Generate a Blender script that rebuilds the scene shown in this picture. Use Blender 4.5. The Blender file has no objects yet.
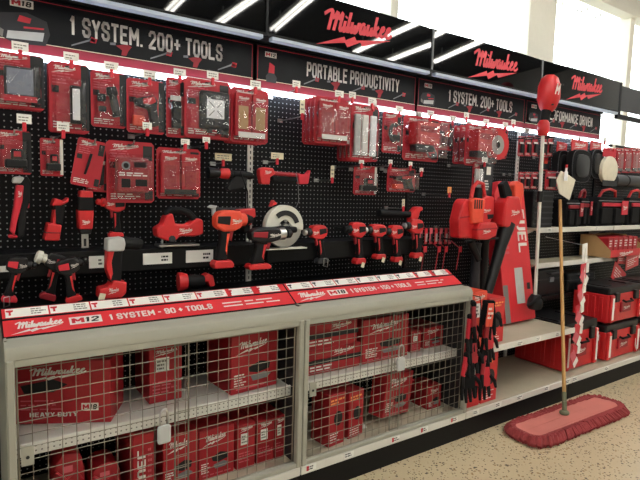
import bpy, bmesh, math, random
from mathutils import Vector, Matrix
random.seed(7)
PI = math.pi

# ------------------------------------------------------------------ camera
FPX = 518.0
def _cam_basis():
    vx = Vector((1074.0-320, 212.0-240, FPX)); b = 5500.0
    a = -(vx.y*b + FPX*FPX)/vx.x
    vz = Vector((a, b, FPX))
    X = vx.normalized(); Z = -vz.normalized(); Y = Z.cross(X)
    return Matrix((X, Y, Z))            # rows: world axes in image axes (x right, y down, z forward)
RM = _cam_basis()
CAM = Vector((0, 0, 1.5))
cd = bpy.data.cameras.new('camera'); cam = bpy.data.objects.new('camera', cd)
bpy.context.scene.collection.objects.link(cam)
cd.sensor_width = 36.0; cd.lens = FPX/640*36.0; cd.clip_start = 0.02
mw = Matrix.Identity(4)
for i in range(3):
    mw[i][0] = RM[i][0]; mw[i][1] = -RM[i][1]; mw[i][2] = -RM[i][2]; mw[i][3] = CAM[i]
cam.matrix_world = mw
sc = bpy.context.scene; sc.camera = cam
def at(px, py, y):
    d = RM @ Vector((px-320, py-240, FPX))
    return CAM + d*(y/d.y)
def rect(x0, y0, x1, y1, y):            # real centre and size of an upright rectangle in the plane Y = y
    xm, ym = (x0+x1)/2, (y0+y1)/2
    l, r = at(x0, ym, y), at(x1, ym, y); t, b = at(xm, y0, y), at(xm, y1, y)
    return Vector(((l.x+r.x)/2, y, (t.z+b.z)/2)), r.x-l.x, t.z-b.z

# ------------------------------------------------------------------ world, exposure
w = bpy.data.worlds.new('overcast_sky'); sc.world = w; w.use_nodes = True
nt = w.node_tree; bg = nt.nodes['Background']
bg.inputs['Color'].default_value = (0.93, 0.97, 1.0, 1); bg.inputs['Strength'].default_value = 5.0
vs = sc.view_settings
vs.view_transform = 'Standard'; vs.look = 'None'; vs.exposure = 0.22; vs.gamma = 1.0; vs.use_curve_mapping = False
LIGHT_TUBE = 23.0       # ceiling tubes
LIGHT_HEAD = 11.0        # tubes under the header panels
def portal(x0, x1, z0, z1, y):
    l = bpy.data.lights.new('window_portal', 'AREA'); l.shape = 'RECTANGLE'
    l.size = x1-x0; l.size_y = z1-z0; l.cycles.is_portal = True
    o = bpy.data.objects.new('window_portal', l); sc.collection.objects.link(o)
    o.location = ((x0+x1)/2, y, (z0+z1)/2); o.rotation_euler = (-PI/2, 0, 0)
portal(-5.5, 10.5, 0.95, 3.62, 3.16)

# ------------------------------------------------------------------ materials
MT = {}
def srgb(r, g, b):
    f = lambda c: ((c/255+0.055)/1.055)**2.4 if c > 10 else c/255/12.92
    return (f(r), f(g), f(b), 1)
def mat(name, col, rough=0.5, metal=0.0, var=0.12, scale=30, emit=None, bump=0.0, spec=0.5, coat=0.0):
    m = bpy.data.materials.new(name); m.use_nodes = True; MT[name] = m
    n = m.node_tree.nodes; L = m.node_tree.links; p = n['Principled BSDF']
    c = srgb(*col)
    tc = n.new('ShaderNodeTexCoord'); nz = n.new('ShaderNodeTexNoise')
    nz.inputs['Scale'].default_value = scale; nz.inputs['Detail'].default_value = 3
    L.new(tc.outputs['Object'], nz.inputs['Vector'])
    mx = n.new('ShaderNodeMix'); mx.data_type = 'RGBA'
    mx.inputs['A'].default_value = tuple(v*(1-var) for v in c[:3])+(1,)
    mx.inputs['B'].default_value = tuple(min(1, v*(1+var)) for v in c[:3])+(1,)
    L.new(nz.outputs['Fac'], mx.inputs['Factor']); L.new(mx.outputs['Result'], p.inputs['Base Color'])
    p.inputs['Roughness'].default_value = rough; p.inputs['Metallic'].default_value = metal
    p.inputs['Specular IOR Level'].default_value = spec; p.inputs['Coat Weight'].default_value = coat
    if emit:
        p.inputs['Emission Color'].default_value = c; p.inputs['Emission Strength'].default_value = emit
    if bump:
        bp = n.new('ShaderNodeBump'); bp.inputs['Strength'].default_value = bump; bp.inputs['Distance'].default_value = 0.002
        L.new(nz.outputs['Fac'], bp.inputs['Height']); L.new(bp.outputs['Normal'], p.inputs['Normal'])
    return m
mat('red_plastic', (198, 38, 42), 0.38)
mat('red_card', (174, 28, 44), 0.45, var=0.06)
mat('red_card_dark', (150, 22, 36), 0.5)
mat('red_box', (166, 24, 36), 0.5, var=0.08, scale=8)
mat('red_banner', (212, 44, 52), 0.4, var=0.04)
mat('red_print', (196, 34, 52), 0.5, var=0.03)
mat('red_band', (132, 26, 46), 0.5, var=0.05)
mat('orange_red', (222, 74, 50), 0.45)
mat('orange', (236, 150, 84), 0.5)
mat('black_plastic', (20, 20, 22), 0.42, spec=0.35)
mat('black_rubber', (15, 15, 17), 0.7, spec=0.25)
mat('black_fabric', (17, 17, 19), 0.85, spec=0.2, bump=0.4, scale=300)
mat('black_metal', (13, 13, 15), 0.5, spec=0.22)
mat('dark_grey', (46, 46, 50), 0.5)
mat('picture_dark', (36, 37, 42), 0.5)
mat('mid_grey', (118, 120, 124), 0.45)
mat('screen_grey', (126, 132, 146), 0.3)
mat('light_grey', (184, 186, 184), 0.45)
mat('beige_metal', (160, 159, 146), 0.42, var=0.05, scale=4)
mat('white_metal', (214, 212, 204), 0.42, var=0.04, scale=4)
mat('shelf_top', (180, 171, 150), 0.5, var=0.1, scale=9)
mat('white_paper', (232, 232, 226), 0.55, var=0.03)
mat('cream_paper', (224, 216, 186), 0.55, var=0.03)
mat('white_print', (226, 222, 216), 0.5, var=0.02)
mat('grey_print', (120, 116, 112), 0.5, var=0.05)
mat('black_print', (22, 22, 24), 0.5, var=0.05)
mat('white_led', (236, 238, 240), 0.3, var=0.02)
mat('steel', (190, 190, 188), 0.28, metal=1.0)
mat('wire_steel', (146, 142, 130), 0.4, metal=0.75)
mat('silver_cast', (214, 212, 200), 0.38)
mat('cardboard', (176, 140, 96), 0.7, scale=12)
mat('wood', (186, 142, 82), 0.5, var=0.18, scale=14)
mat('worn_green', (108, 112, 86), 0.6)
mat('mop_yarn', (150, 58, 60), 0.9, var=0.25, scale=60, bump=0.5)
mat('mop_cloth', (200, 118, 108), 0.85, var=0.22, scale=4, bump=0.3)
mat('cream_frame', (232, 228, 214), 0.5, var=0.04)
mat('wall_paint', (170, 170, 168), 0.7, var=0.04, scale=3)
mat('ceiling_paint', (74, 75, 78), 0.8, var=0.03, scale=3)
mat('gloss_black', (7, 8, 10), 0.03, var=0.05, spec=0.5)
mat('header_black', (11, 12, 17), 0.42, spec=0.22, var=0.08)
mat('tube_light', (255, 253, 246), 0.5, emit=LIGHT_TUBE, var=0)
mat('head_light', (226, 236, 255), 0.5, emit=LIGHT_HEAD, var=0)
mat('cool_strip', (176, 188, 206), 0.35, var=0.05)
mat('ground_outside', (170, 168, 160), 0.8)
mat('tan_plastic', (214, 206, 186), 0.5)
mat('pink_card', (206, 92, 104), 0.5, var=0.1)
mat('faint_paint', (205, 204, 188), 0.7, var=0.05)

def clear_mat(name, tint, gloss_r, lo, hi):
    m = bpy.data.materials.new(name); m.use_nodes = True; MT[name] = m
    n = m.node_tree.nodes; L = m.node_tree.links; n.clear()
    out = n.new('ShaderNodeOutputMaterial'); t = n.new('ShaderNodeBsdfTransparent'); g = n.new('ShaderNodeBsdfGlossy')
    t.inputs['Color'].default_value = tint; g.inputs['Roughness'].default_value = gloss_r
    if name == 'clear_plastic':
        tc = n.new('ShaderNodeTexCoord'); nz = n.new('ShaderNodeTexNoise'); nz.inputs['Scale'].default_value = 22; nz.inputs['Detail'].default_value = 1
        bp = n.new('ShaderNodeBump'); bp.inputs['Strength'].default_value = 1.0; bp.inputs['Distance'].default_value = 0.02
        L.new(tc.outputs['Object'], nz.inputs['Vector']); L.new(nz.outputs['Fac'], bp.inputs['Height']); L.new(bp.outputs['Normal'], g.inputs['Normal'])
    lw = n.new('ShaderNodeLayerWeight'); lw.inputs['Blend'].default_value = 0.35
    mr = n.new('ShaderNodeMapRange'); mr.inputs['To Min'].default_value = lo; mr.inputs['To Max'].default_value = hi
    mx = n.new('ShaderNodeMixShader')
    L.new(lw.outputs['Facing'], mr.inputs['Value']); L.new(mr.outputs['Result'], mx.inputs['Fac'])
    L.new(t.outputs[0], mx.inputs[1]); L.new(g.outputs[0], mx.inputs[2]); L.new(mx.outputs[0], out.inputs['Surface'])
clear_mat('clear_plastic', (0.93, 0.93, 0.95, 1), 0.07, 0.07, 0.55)
clear_mat('glass', (0.97, 0.99, 0.98, 1), 0.02, 0.03, 0.5)

def pegboard_mat():
    m = mat('pegboard', (9, 10, 13), 0.5, spec=0.2, var=0.1)
    n = m.node_tree.nodes; L = m.node_tree.links; p = n['Principled BSDF']
    tc = n.new('ShaderNodeTexCoord'); sx = n.new('ShaderNodeSeparateXYZ'); L.new(tc.outputs['Object'], sx.inputs[0])
    ds = []
    for ax in ('X', 'Z'):
        mu = n.new('ShaderNodeMath'); mu.operation = 'MULTIPLY'; mu.inputs[1].default_value = 1/0.0254; L.new(sx.outputs[ax], mu.inputs[0])
        fr = n.new('ShaderNodeMath'); fr.operation = 'FRACT'; L.new(mu.outputs[0], fr.inputs[0])
        sb = n.new('ShaderNodeMath'); sb.operation = 'SUBTRACT'; sb.inputs[1].default_value = 0.5; L.new(fr.outputs[0], sb.inputs[0])
        sq = n.new('ShaderNodeMath'); sq.operation = 'MULTIPLY'; L.new(sb.outputs[0], sq.inputs[0]); L.new(sb.outputs[0], sq.inputs[1]); ds.append(sq)
    ad = n.new('ShaderNodeMath'); ad.operation = 'ADD'; L.new(ds[0].outputs[0], ad.inputs[0]); L.new(ds[1].outputs[0], ad.inputs[1])
    lt = n.new('ShaderNodeMath'); lt.operation = 'LESS_THAN'; lt.inputs[1].default_value = 0.015; L.new(ad.outputs[0], lt.inputs[0])
    old = p.inputs['Base Color'].links[0].from_socket
    mx = n.new('ShaderNodeMix'); mx.data_type = 'RGBA'; L.new(lt.outputs[0], mx.inputs['Factor'])
    L.new(old, mx.inputs['A']); mx.inputs['B'].default_value = srgb(150, 152, 152); L.new(mx.outputs['Result'], p.inputs['Base Color'])
pegboard_mat()

def terrazzo():
    m = mat('terrazzo', (200, 182, 150), 0.33, var=0.1, scale=2.5)
    n = m.node_tree.nodes; L = m.node_tree.links; p = n['Principled BSDF']
    tc = n.new('ShaderNodeTexCoord'); old = p.inputs['Base Color'].links[0].from_socket
    prev = old
    for sc_, th, col, seed in ((58, 0.27, (92, 70, 50), 0.0), (70, 0.24, (206, 188, 152), 3.1), (26, 0.17, (66, 50, 38), 7.7), (34, 0.2, (150, 118, 76), 11.0)):
        mp = n.new('ShaderNodeMapping'); mp.inputs['Location'].default_value = (seed, seed*1.7, seed*0.3); L.new(tc.outputs['Object'], mp.inputs['Vector'])
        vo = n.new('ShaderNodeTexVoronoi'); vo.inputs['Scale'].default_value = sc_; L.new(mp.outputs[0], vo.inputs['Vector'])
        nz = n.new('ShaderNodeTexNoise'); nz.inputs['Scale'].default_value = 14; L.new(mp.outputs[0], nz.inputs['Vector'])
        mu = n.new('ShaderNodeMath'); mu.operation = 'MULTIPLY'; mu.inputs[1].default_value = th*2; L.new(nz.outputs['Fac'], mu.inputs[0])
        lt = n.new('ShaderNodeMath'); lt.operation = 'LESS_THAN'; L.new(vo.outputs['Distance'], lt.inputs[0]); L.new(mu.outputs[0], lt.inputs[1])
        # only some of the cells hold a stone
        sxyz = n.new('ShaderNodeSeparateColor'); L.new(vo.outputs['Color'], sxyz.inputs[0])
        g2 = n.new('ShaderNodeMath'); g2.operation = 'GREATER_THAN'; g2.inputs[1].default_value = 0.3; L.new(sxyz.outputs[0], g2.inputs[0])
        a2 = n.new('ShaderNodeMath'); a2.operation = 'MULTIPLY'; L.new(lt.outputs[0], a2.inputs[0]); L.new(g2.outputs[0], a2.inputs[1])
        mx = n.new('ShaderNodeMix'); mx.data_type = 'RGBA'; L.new(a2.outputs[0], mx.inputs['Factor']); L.new(prev, mx.inputs['A'])
        mx.inputs['B'].default_value = srgb(*col); prev = mx.outputs['Result']
    L.new(prev, p.inputs['Base Color'])
terrazzo()

# ------------------------------------------------------------------ mesh helpers
COL = sc.collection
class MB:
    def __init__(s): s.bm = bmesh.new(); s.smooth = False
    def _bev(s, geom_faces, bev, seg=1):
        if bev > 0:
            ed = list({e for f in geom_faces for e in f.edges})
            bmesh.ops.bevel(s.bm, geom=ed, offset=bev, segments=seg, affect='EDGES', profile=0.5, clamp_overlap=True)
    def box(s, c, d, bev=0.0, rot=None, seg=1):
        M = Matrix.Translation(Vector(c)) @ (rot.to_4x4() if rot else Matrix.Identity(4)) @ Matrix.Diagonal((d[0], d[1], d[2], 1))
        r = bmesh.ops.create_cube(s.bm, size=1.0, matrix=M)
        s._bev({f for v in r['verts'] for f in v.link_faces}, bev, seg); return s
    def prism(s, pts, y0, y1, bev=0.0, ax='y', seg=1):
        P = (lambda a, b, h: (a, h, b)) if ax == 'y' else ((lambda a, b, h: (h, a, b)) if ax == 'x' else (lambda a, b, h: (a, b, h)))
        A = [s.bm.verts.new(P(a, b, y0)) for a, b in pts]; B = [s.bm.verts.new(P(a, b, y1)) for a, b in pts]
        fs = [s.bm.faces.new(A), s.bm.faces.new(B[::-1])]
        n = len(pts)
        for i in range(n): fs.append(s.bm.faces.new((A[i], B[i], B[(i+1) % n], A[(i+1) % n])))
        bmesh.ops.recalc_face_normals(s.bm, faces=fs)
        s._bev(fs, bev, seg); return s
    def cyl(s, p0, p1, r0, r1=None, n=10): return s.lathe([(0, r0), (1, r0 if r1 is None else r1)], p0, p1, n)
    def lathe(s, prof, p0, p1, n=12):
        p0 = Vector(p0); d = Vector(p1)-p0
        q = d.to_track_quat('Z', 'Y'); rings = []
        for t, r in prof:
            rings.append([s.bm.verts.new(p0 + d*t + q @ Vector((math.cos(2*PI*k/n)*r, math.sin(2*PI*k/n)*r, 0))) for k in range(n)])
        for a, b in zip(rings, rings[1:]):
            for k in range(n): s.bm.faces.new((a[k], a[(k+1) % n], b[(k+1) % n], b[k]))
        s.bm.faces.new(rings[0][::-1]); s.bm.faces.new(rings[-1]); s.smooth = True; return s
    def tube(s, pts, r, n=6):
        pts = [Vector(p) for p in pts]; rr = r if isinstance(r, (list, tuple)) else [r]*len(pts); rings = []
        for i, p in enumerate(pts):
            d = (pts[min(i+1, len(pts)-1)] - pts[max(i-1, 0)]).normalized(); q = d.to_track_quat('Z', 'Y')
            rings.append([s.bm.verts.new(p + q @ Vector((math.cos(2*PI*k/n)*rr[i], math.sin(2*PI*k/n)*rr[i], 0))) for k in range(n)])
        for a, b in zip(rings, rings[1:]):
            # match rings so that the tube does not twist
            o = min(range(n), key=lambda o: sum((a[k].co-b[(k+o) % n].co).length for k in range(n)))
            for k in range(n): s.bm.faces.new((a[k], a[(k+1) % n], b[(k+1+o) % n], b[(k+o) % n]))
        s.bm.faces.new(rings[0][::-1]); s.bm.faces.new(rings[-1]); s.smooth = True; return s
    def ball(s, c, r, sz=(1, 1, 1), u=12, v=8):
        bmesh.ops.create_uvsphere(s.bm, u_segments=u, v_segments=v, radius=r, matrix=Matrix.Translation(Vector(c)) @ Matrix.Diagonal((*sz, 1)))
        s.smooth = True; return s
    def quad(s, x0, x1, z0, z1, y=0.0):
        s.bm.faces.new([s.bm.verts.new(p) for p in ((x0, y, z0), (x1, y, z0), (x1, y, z1), (x0, y, z1))]); return s
    def poly(s, pts, y=0.0):
        s.bm.faces.new([s.bm.verts.new((a, y, b)) for a, b in pts]); return s
    def mesh(s, name, m):
        bmesh.ops.recalc_face_normals(s.bm, faces=s.bm.faces[:])
        me = bpy.data.meshes.new(name); s.bm.to_mesh(me); s.bm.free()
        me.materials.append(MT[m])
        if s.smooth:
            me.polygons.foreach_set('use_smooth', [True]*len(me.polygons))
            try: me.set_sharp_from_angle(angle=math.radians(38))
            except Exception: pass
        return me
    def build(s, name, m, parent=None, loc=None, rot=None):
        return put(name, s.mesh(name, m), parent, loc, rot)
def put(name, me, parent=None, loc=None, rot=None):
    o = bpy.data.objects.new(name, me); COL.objects.link(o)
    if parent: o.parent = parent
    if loc is not None: o.location = loc
    if rot is not None: o.rotation_euler = rot
    return o
def tag(o, label, cat, group=None):
    o['label'] = label; o['category'] = cat
    if group: o['group'] = group
    return o
def thing(name, label, cat, loc=(0, 0, 0), rot=(0, 0, 0), group=None):
    o = bpy.data.objects.new(name, None); COL.objects.link(o); o.location = loc; o.rotation_euler = rot; o.empty_display_size = 0.05
    return tag(o, label, cat, group)
def struct(o): o['kind'] = 'structure'; return o
def dup(root, loc, label=None, group=None, rot=None):
    r = root.copy(); COL.objects.link(r); r.location = loc
    if rot is not None: r.rotation_euler = rot
    if label: r['label'] = label
    if group: r['group'] = group
    for ch in list(root.children):
        c = ch.copy(); COL.objects.link(c); c.parent = r
        for g in list(ch.children):
            d = g.copy(); COL.objects.link(d); d.parent = c
    return r

# lettering --------------------------------------------------------
GL = {}
def _rr(x0, y0, x1, y1, r=0.22):            # closed rounded rectangle
    return [(x0+r, y0), (x1-r, y0), (x1, y0+r*.8), (x1, y1-r*.8), (x1-r, y1), (x0+r, y1), (x0, y1-r*.8), (x0, y0+r*.8), (x0+r, y0)]
GL['O'] = GL['0'] = [_rr(0, 0, 1, 1)]
GL['D'] = [[(0, 0), (.7, 0), (1, .2), (1, .8), (.7, 1), (0, 1), (0, 0)]]
GL['A'] = [[(0, 0), (.4, 1), (.6, 1), (1, 0)], [(.2, .28), (.8, .28)]]
GL['B'] = [[(0, 0), (.75, 0), (1, .15), (1, .4), (.75, .53), (0, .53)], [(.75, .53), (.95, .66), (.95, .88), (.72, 1), (0, 1), (0, 0)]]
GL['C'] = [[(1, .7), (1, .82), (.78, 1), (.22, 1), (0, .82), (0, .18), (.22, 0), (.78, 0), (1, .18), (1, .3)]]
GL['E'] = [[(1, 0), (0, 0), (0, 1), (1, 1)], [(0, .52), (.8, .52)]]
GL['F'] = [[(0, 0), (0, 1), (1, 1)], [(0, .52), (.8, .52)]]
GL['H'] = [[(0, 0), (0, 1)], [(1, 0), (1, 1)], [(0, .5), (1, .5)]]
GL['I'] = [[(.5, 0), (.5, 1)]]
GL['L'] = [[(0, 1), (0, 0), (1, 0)]]
GL['M'] = [[(0, 0), (0, 1), (.5, .35), (1, 1), (1, 0)]]
GL['N'] = [[(0, 0), (0, 1), (1, 0), (1, 1)]]
GL['P'] = [[(0, 0), (0, 1), (.78, 1), (1, .86), (1, .58), (.78, .44), (0, .44)]]
GL['R'] = [[(0, 0), (0, 1), (.78, 1), (1, .86), (1, .62), (.78, .5), (0, .5)], [(.7, .5), (1, 0)]]
GL['S'] = [[(1, .72), (1, .84), (.78, 1), (.22, 1), (0, .84), (0, .68), (.2, .55), (.8, .45), (1, .32), (1, .16), (.78, 0), (.22, 0), (0, .16), (0, .28)]]
GL['T'] = [[(0, 1), (1, 1)], [(.5, 1), (.5, 0)]]
GL['U'] = [[(0, 1), (0, .18), (.22, 0), (.78, 0), (1, .18), (1, 1)]]
GL['V'] = [[(0, 1), (.5, 0), (1, 1)]]
GL['Y'] = [[(0, 1), (.5, .45), (1, 1)], [(.5, .45), (.5, 0)]]
GL['1'] = [[(.15, .78), (.55, 1), (.55, 0)]]
GL['2'] = [[(0, .76), (0, .86), (.22, 1), (.78, 1), (1, .84), (1, .64), (0, .08), (0, 0), (1, 0)]]
GL['5'] = [[(1, 1), (.05, 1), (0, .55), (.75, .58), (1, .42), (1, .18), (.78, 0), (.2, 0), (0, .18)]]
GL['8'] = [_rr(0, 0, 1, .53, .2), _rr(.04, .53, .96, 1, .2)]
GL['9'] = [[(0, .16), (.22, 0), (.78, 0), (1, .18), (1, .84), (.78, 1), (.22, 1), (0, .84), (0, .58), (.22, .45), (1, .5)]]
GL['+'] = [[(0, .5), (1, .5)], [(.5, .2), (.5, .8)]]
GL['-'] = [[(.1, .48), (.9, .48)]]
GL['.'] = [[(.2, 0), (.2, .04)]]
TX = {}
def text_pts(s, bold):
    k = (s, bold)
    if k not in TX:
        V, F = [], []; x = 0.0; th = 0.075+bold; W = 0.40+bold*2
        for ch in s:
            if ch == ' ': x += .34; continue
            w_ = {'I': .06, '.': .1, '1': .3, 'M': .56+bold*2, '-': .3, '+': .42}.get(ch, W)
            for st in GL[ch]:
                P = [(x+a*w_, b) for a, b in st]
                for i in range(len(P)-1):
                    (ax, ay), (bx, by) = P[i], P[i+1]; l = math.hypot(bx-ax, by-ay) or 1
                    dx, dy = (bx-ax)/l*th*.6, (by-ay)/l*th*.6; nx, ny = -(by-ay)/l*th, (bx-ax)/l*th
                    n = len(V)
                    V += [(ax-dx+nx, ay-dy+ny), (ax-dx-nx, ay-dy-ny), (bx+dx-nx, by+dy-ny), (bx+dx+nx, by+dy+ny)]; F.append((n, n+1, n+2, n+3))
            x += w_+.26+bold
        x0 = min(v[0] for v in V); x1 = max(v[0] for v in V); y0 = min(v[1] for v in V); y1 = max(v[1] for v in V)
        TX[k] = ([((a-x0)/(x1-x0)-0.5, (b-y0)/(y1-y0)-0.5) for a, b in V], F)
    return TX[k]
def lettering(s, parent, m, c, wdt, hgt, bold=0.02, shear=0.0, rise=0.0, name='lettering', rot=None, bow=None):
    """flat print facing -Y of the parent, fitted to wdt x hgt around c"""
    vs_, fs = text_pts(s, bold)
    me = bpy.data.meshes.new(name); V = []
    for a, b in vs_:
        x = a*wdt + b*hgt*shear; z = b*hgt + a*wdt*rise
        V.append((c[0]+x, c[1] + (bow(c[0]+x) if bow else 0), c[2]+z))
    me.from_pydata(V, [], fs); me.materials.append(MT[m])
    o = put(name, me, parent, rot=rot); o['kind'] = 'stuff'; return o
# hand-drawn script word mark with a bolt under it
LOGO = [
    [(-0.55, 0.78), (-0.25, 0.98), (-0.02, 1.05), (0.02, 0.9), (0.0, 0.02)],
    [(0.02, 0.95), (0.2, 0.5), (0.42, 1.08), (0.44, 0.8), (0.40, 0.02)],
    [(0.44, 0.95), (0.62, 0.5), (0.82, 1.1), (0.84, 0.7), (0.82, 0.08), (0.98, 0.04), (1.14, 0.3)],
    [(1.14, 0.58), (1.14, 0.08), (1.24, 0.02), (1.42, 0.3)], [(1.14, 0.74), (1.18, 0.82)],
    [(1.44, 1.05), (1.44, 0.08), (1.54, 0.02), (1.70, 0.3)],
    [(1.72, 0.58), (1.72, 0.1), (1.84, 0.02), (1.98, 0.2), (1.98, 0.55), (1.98, 0.1), (2.1, 0.02), (2.24, 0.2), (2.24, 0.6), (2.4, 0.46)],
    [(2.78, 0.5), (2.6, 0.6), (2.46, 0.4), (2.5, 0.06), (2.68, 0.04), (2.78, 0.3), (2.80, 0.58), (2.78, 0.1), (2.9, 0.02), (3.06, 0.3)],
    [(3.06, 0.58), (3.06, 0.1), (3.18, 0.02), (3.36, 0.2), (3.38, 0.58), (3.38, 0.1), (3.48, 0.02), (3.62, 0.3)],
    [(3.66, 1.05), (3.66, 0.02)], [(3.98, 0.56), (3.68, 0.28), (3.84, 0.2), (3.94, 0.02), (4.1, 0.06), (4.2, 0.25)],
    [(4.2, 0.28), (4.48, 0.4), (4.44, 0.58), (4.26, 0.56), (4.2, 0.26), (4.34, 0.02), (4.56, 0.08), (4.72, 0.26)],
    [(4.72, 0.28), (5.0, 0.4), (4.96, 0.58), (4.78, 0.56), (4.72, 0.26), (4.86, 0.02), (5.1, 0.06), (5.26, 0.22)],
]
BOLT = [(-0.75, -0.78), (1.35, -0.22), (1.5, -0.38), (2.15, -0.14), (2.35, -0.32), (5.3, -0.08), (2.95, -0.58), (2.7, -0.40), (1.75, -0.74), (1.5, -0.52)]
def logo(parent, m, c, wdt, hgt, rise=0.07, name='logo', bow=None, th=0.105):
    V, F = [], []
    def add(x, z):
        u = (x-2.3)/6.0; v = (z-0.22)/1.75
        X = c[0]+(u + v*0.09)*wdt; V.append((X, c[1] + (bow(X) if bow else 0), c[2]+v*hgt + u*wdt*rise)); return len(V)-1
    for st in LOGO:
        # smooth the stroke
        P = []
        for i in range(len(st)-1):
            a, b = st[i], st[i+1]
            for t in (0, 0.5): P.append((a[0]+(b[0]-a[0])*t, a[1]+(b[1]-a[1])*t))
        P.append(st[-1])
        Q = [P[0]] + [((P[i-1][0]+2*P[i][0]+P[i+1][0])/4, (P[i-1][1]+2*P[i][1]+P[i+1][1])/4) for i in range(1, len(P)-1)] + [P[-1]]
        prev = None
        for i, p in enumerate(Q):
            a, b = Q[max(i-1, 0)], Q[min(i+1, len(Q)-1)]
            dx, dy = b[0]-a[0], b[1]-a[1]; l = math.hypot(dx, dy) or 1
            nx, ny = -dy/l, dx/l
            t = th*(0.62+0.38*abs(dy)/l)
            k = (add(p[0]+nx*t, p[1]+ny*t), add(p[0]-nx*t, p[1]-ny*t))
            if prev: F.append((prev[0], prev[1], k[1], k[0]))
            prev = k
    i0 = len(V)
    for p in BOLT: add(*p)
    F += [(i0, i0+1, i0+2, i0+9), (i0+2, i0+3, i0+8, i0+9), (i0+3, i0+4, i0+7, i0+8), (i0+4, i0+5, i0+6, i0+7)]
    me = bpy.data.meshes.new(name); me.from_pydata(V, [], F); me.materials.append(MT[m])
    return put(name, me, parent)
def print_lines(b, x0, x1, z0, z1, n, y, fill=0.55):
    h = (z1-z0)/n
    for i in range(n):
        x = x0; zc = z1-(i+0.5)*h; end = x0+(x1-x0)*random.uniform(0.6, 1)
        while x < end-0.002:
            l = min(random.uniform(0.12, 0.35)*(x1-x0), end-x); b.quad(x, x+l, zc-h*fill/2, zc+h*fill/2, y); x += l+(x1-x0)*0.05
    return b
def badge(parent, txt, c, wdt, hgt, bow=None):
    """white plate with the red M and black number"""
    b = MB(); b.quad(c[0]-wdt/2, c[0]+wdt/2, c[2]-hgt/2, c[2]+hgt/2, c[1] + (bow(c[0]) if bow else 0)); pl = b.build('badge', 'white_print', parent)
    e = Vector((0, -0.0008, 0))
    y = c[1]-0.0008 + (bow(c[0]) if bow else 0)
    lettering('M', pl, 'red_print', (c[0]-wdt*0.24, y, c[2]), wdt*0.40, hgt*0.68, 0.05)
    lettering(txt[1:], pl, 'black_print', (c[0]+wdt*0.20, y, c[2]), wdt*0.44, hgt*0.68, 0.04, shear=0.15)
    return pl

# ------------------------------------------------------------------ room
SX = [-1.10, 0.10, 1.30, 2.495, 3.69, 4.89, 6.09]      # ends of the 4 ft shelving sections
YB, YF = 2.58, 2.0
b = MB(); b.box((2, -2.3, -0.05), (17, 12, 0.1)); struct(b.build('floor', 'terrazzo'))
b = MB(); b.box((2, -2.3, 4.25), (17, 12, 0.1)); struct(b.build('ceiling', 'ceiling_paint'))
b = MB(); b.box((-6.45, -2.3, 2.1), (0.1, 12, 4.2)); struct(b.build('wall_left', 'wall_paint'))
b = MB(); b.box((10.45, -2.3, 2.1), (0.1, 12, 4.2)); struct(b.build('wall_right', 'wall_paint'))
b = MB(); b.box((2, -8.25, 2.1), (17, 0.1, 4.2)); struct(b.build('wall_rear', 'wall_paint'))
WY = 3.2
b = MB()
b.box((2, WY+0.06, 0.46), (17, 0.14, 0.92)); b.box((2, WY+0.06, 3.94), (17, 0.14, 0.52))
wf = struct(b.build('wall_front', 'cream_frame'))
b = MB(); b.box((2, WY-0.03, 3.66), (16.8, 0.14, 0.07), 0.004); struct(b.build('trim_1', 'cream_frame'))
b = MB(); b.box((2, WY-0.03, 0.93), (16.8, 0.16, 0.05), 0.004); struct(b.build('trim_2', 'cream_frame'))
mull = [(-6.3, 0.2), (-3.2, .1), (-0.5, .1), (2.83, 0.075), (4.79, 0.44), (6.58, 0.1), (8.4, .1), (10.2, 0.2)]
for k, ((xa, wa), (xb, wb)) in enumerate(zip(mull, mull[1:])):
    b = MB(); b.box(((xa+wa/2+xb-wb/2)/2, WY+0.05, 2.29), (xb-wb/2-xa-wa/2, 0.012, 2.72))
    wo = struct(b.build('window_%d' % (k+1), 'glass'))
    b = MB(); b.box((xb, WY+0.02, 2.29), (wb, 0.14, 2.72), 0.006); b.build('mullion', 'cream_frame', wo)
    if k == 4:   # faint illegible paint strokes on the glass
        b = MB()
        for i in range(26):
            x = 5.2+i*0.036+random.uniform(-.01, .01); z = 3.575-0.05*(i % 2)+random.uniform(-.012, .012)
            b.quad(x, x+random.choice((0.008, 0.026)), z-0.018, z+0.018, WY+0.035)
        b.build('painted_marks', 'faint_paint', wo)['kind'] = 'stuff'
b = MB(); b.box((2, 14, -0.12), (60, 21, 0.1)); struct(b.build('ground_outside', 'ground_outside'))

# ceiling lamps: rows of twin tubes
def ceiling_lamp(x, y, n):
    t = thing('ceiling_lamp', 'twin tube fluorescent lamp hanging from the white ceiling', 'lamp', (x, y, 4.0), group='ceiling lamps over the aisle')
    b = MB(); b.box((0, 0, 0.05), (0.16, 2.3, 0.06), 0.01); b.box((0, -0.8, 0.14), (0.02, 0.02, 0.14)); b.box((0, 0.8, 0.14), (0.02, 0.02, 0.14)); b.build('housing', 'white_metal', t)
    for s in (-0.05, 0.05):
        b = MB(); b.cyl((s, -1.12, 0), (s, 1.12, 0), 0.019, n=8); b.build('tube', 'tube_light', t)
    return t
lp = ceiling_lamp(-1.4, 0.7, 0)
for x in (-3.6, -1.4, 0.7, 2.6, 3.6, 5.85, 6.95, 9.4):
    for y in (0.7, -1.7, -6.0):
        if (x, y) not in ((-1.4, 0.7), (9.4, -1.7)): dup(lp, (x, y, 4.0))

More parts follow.
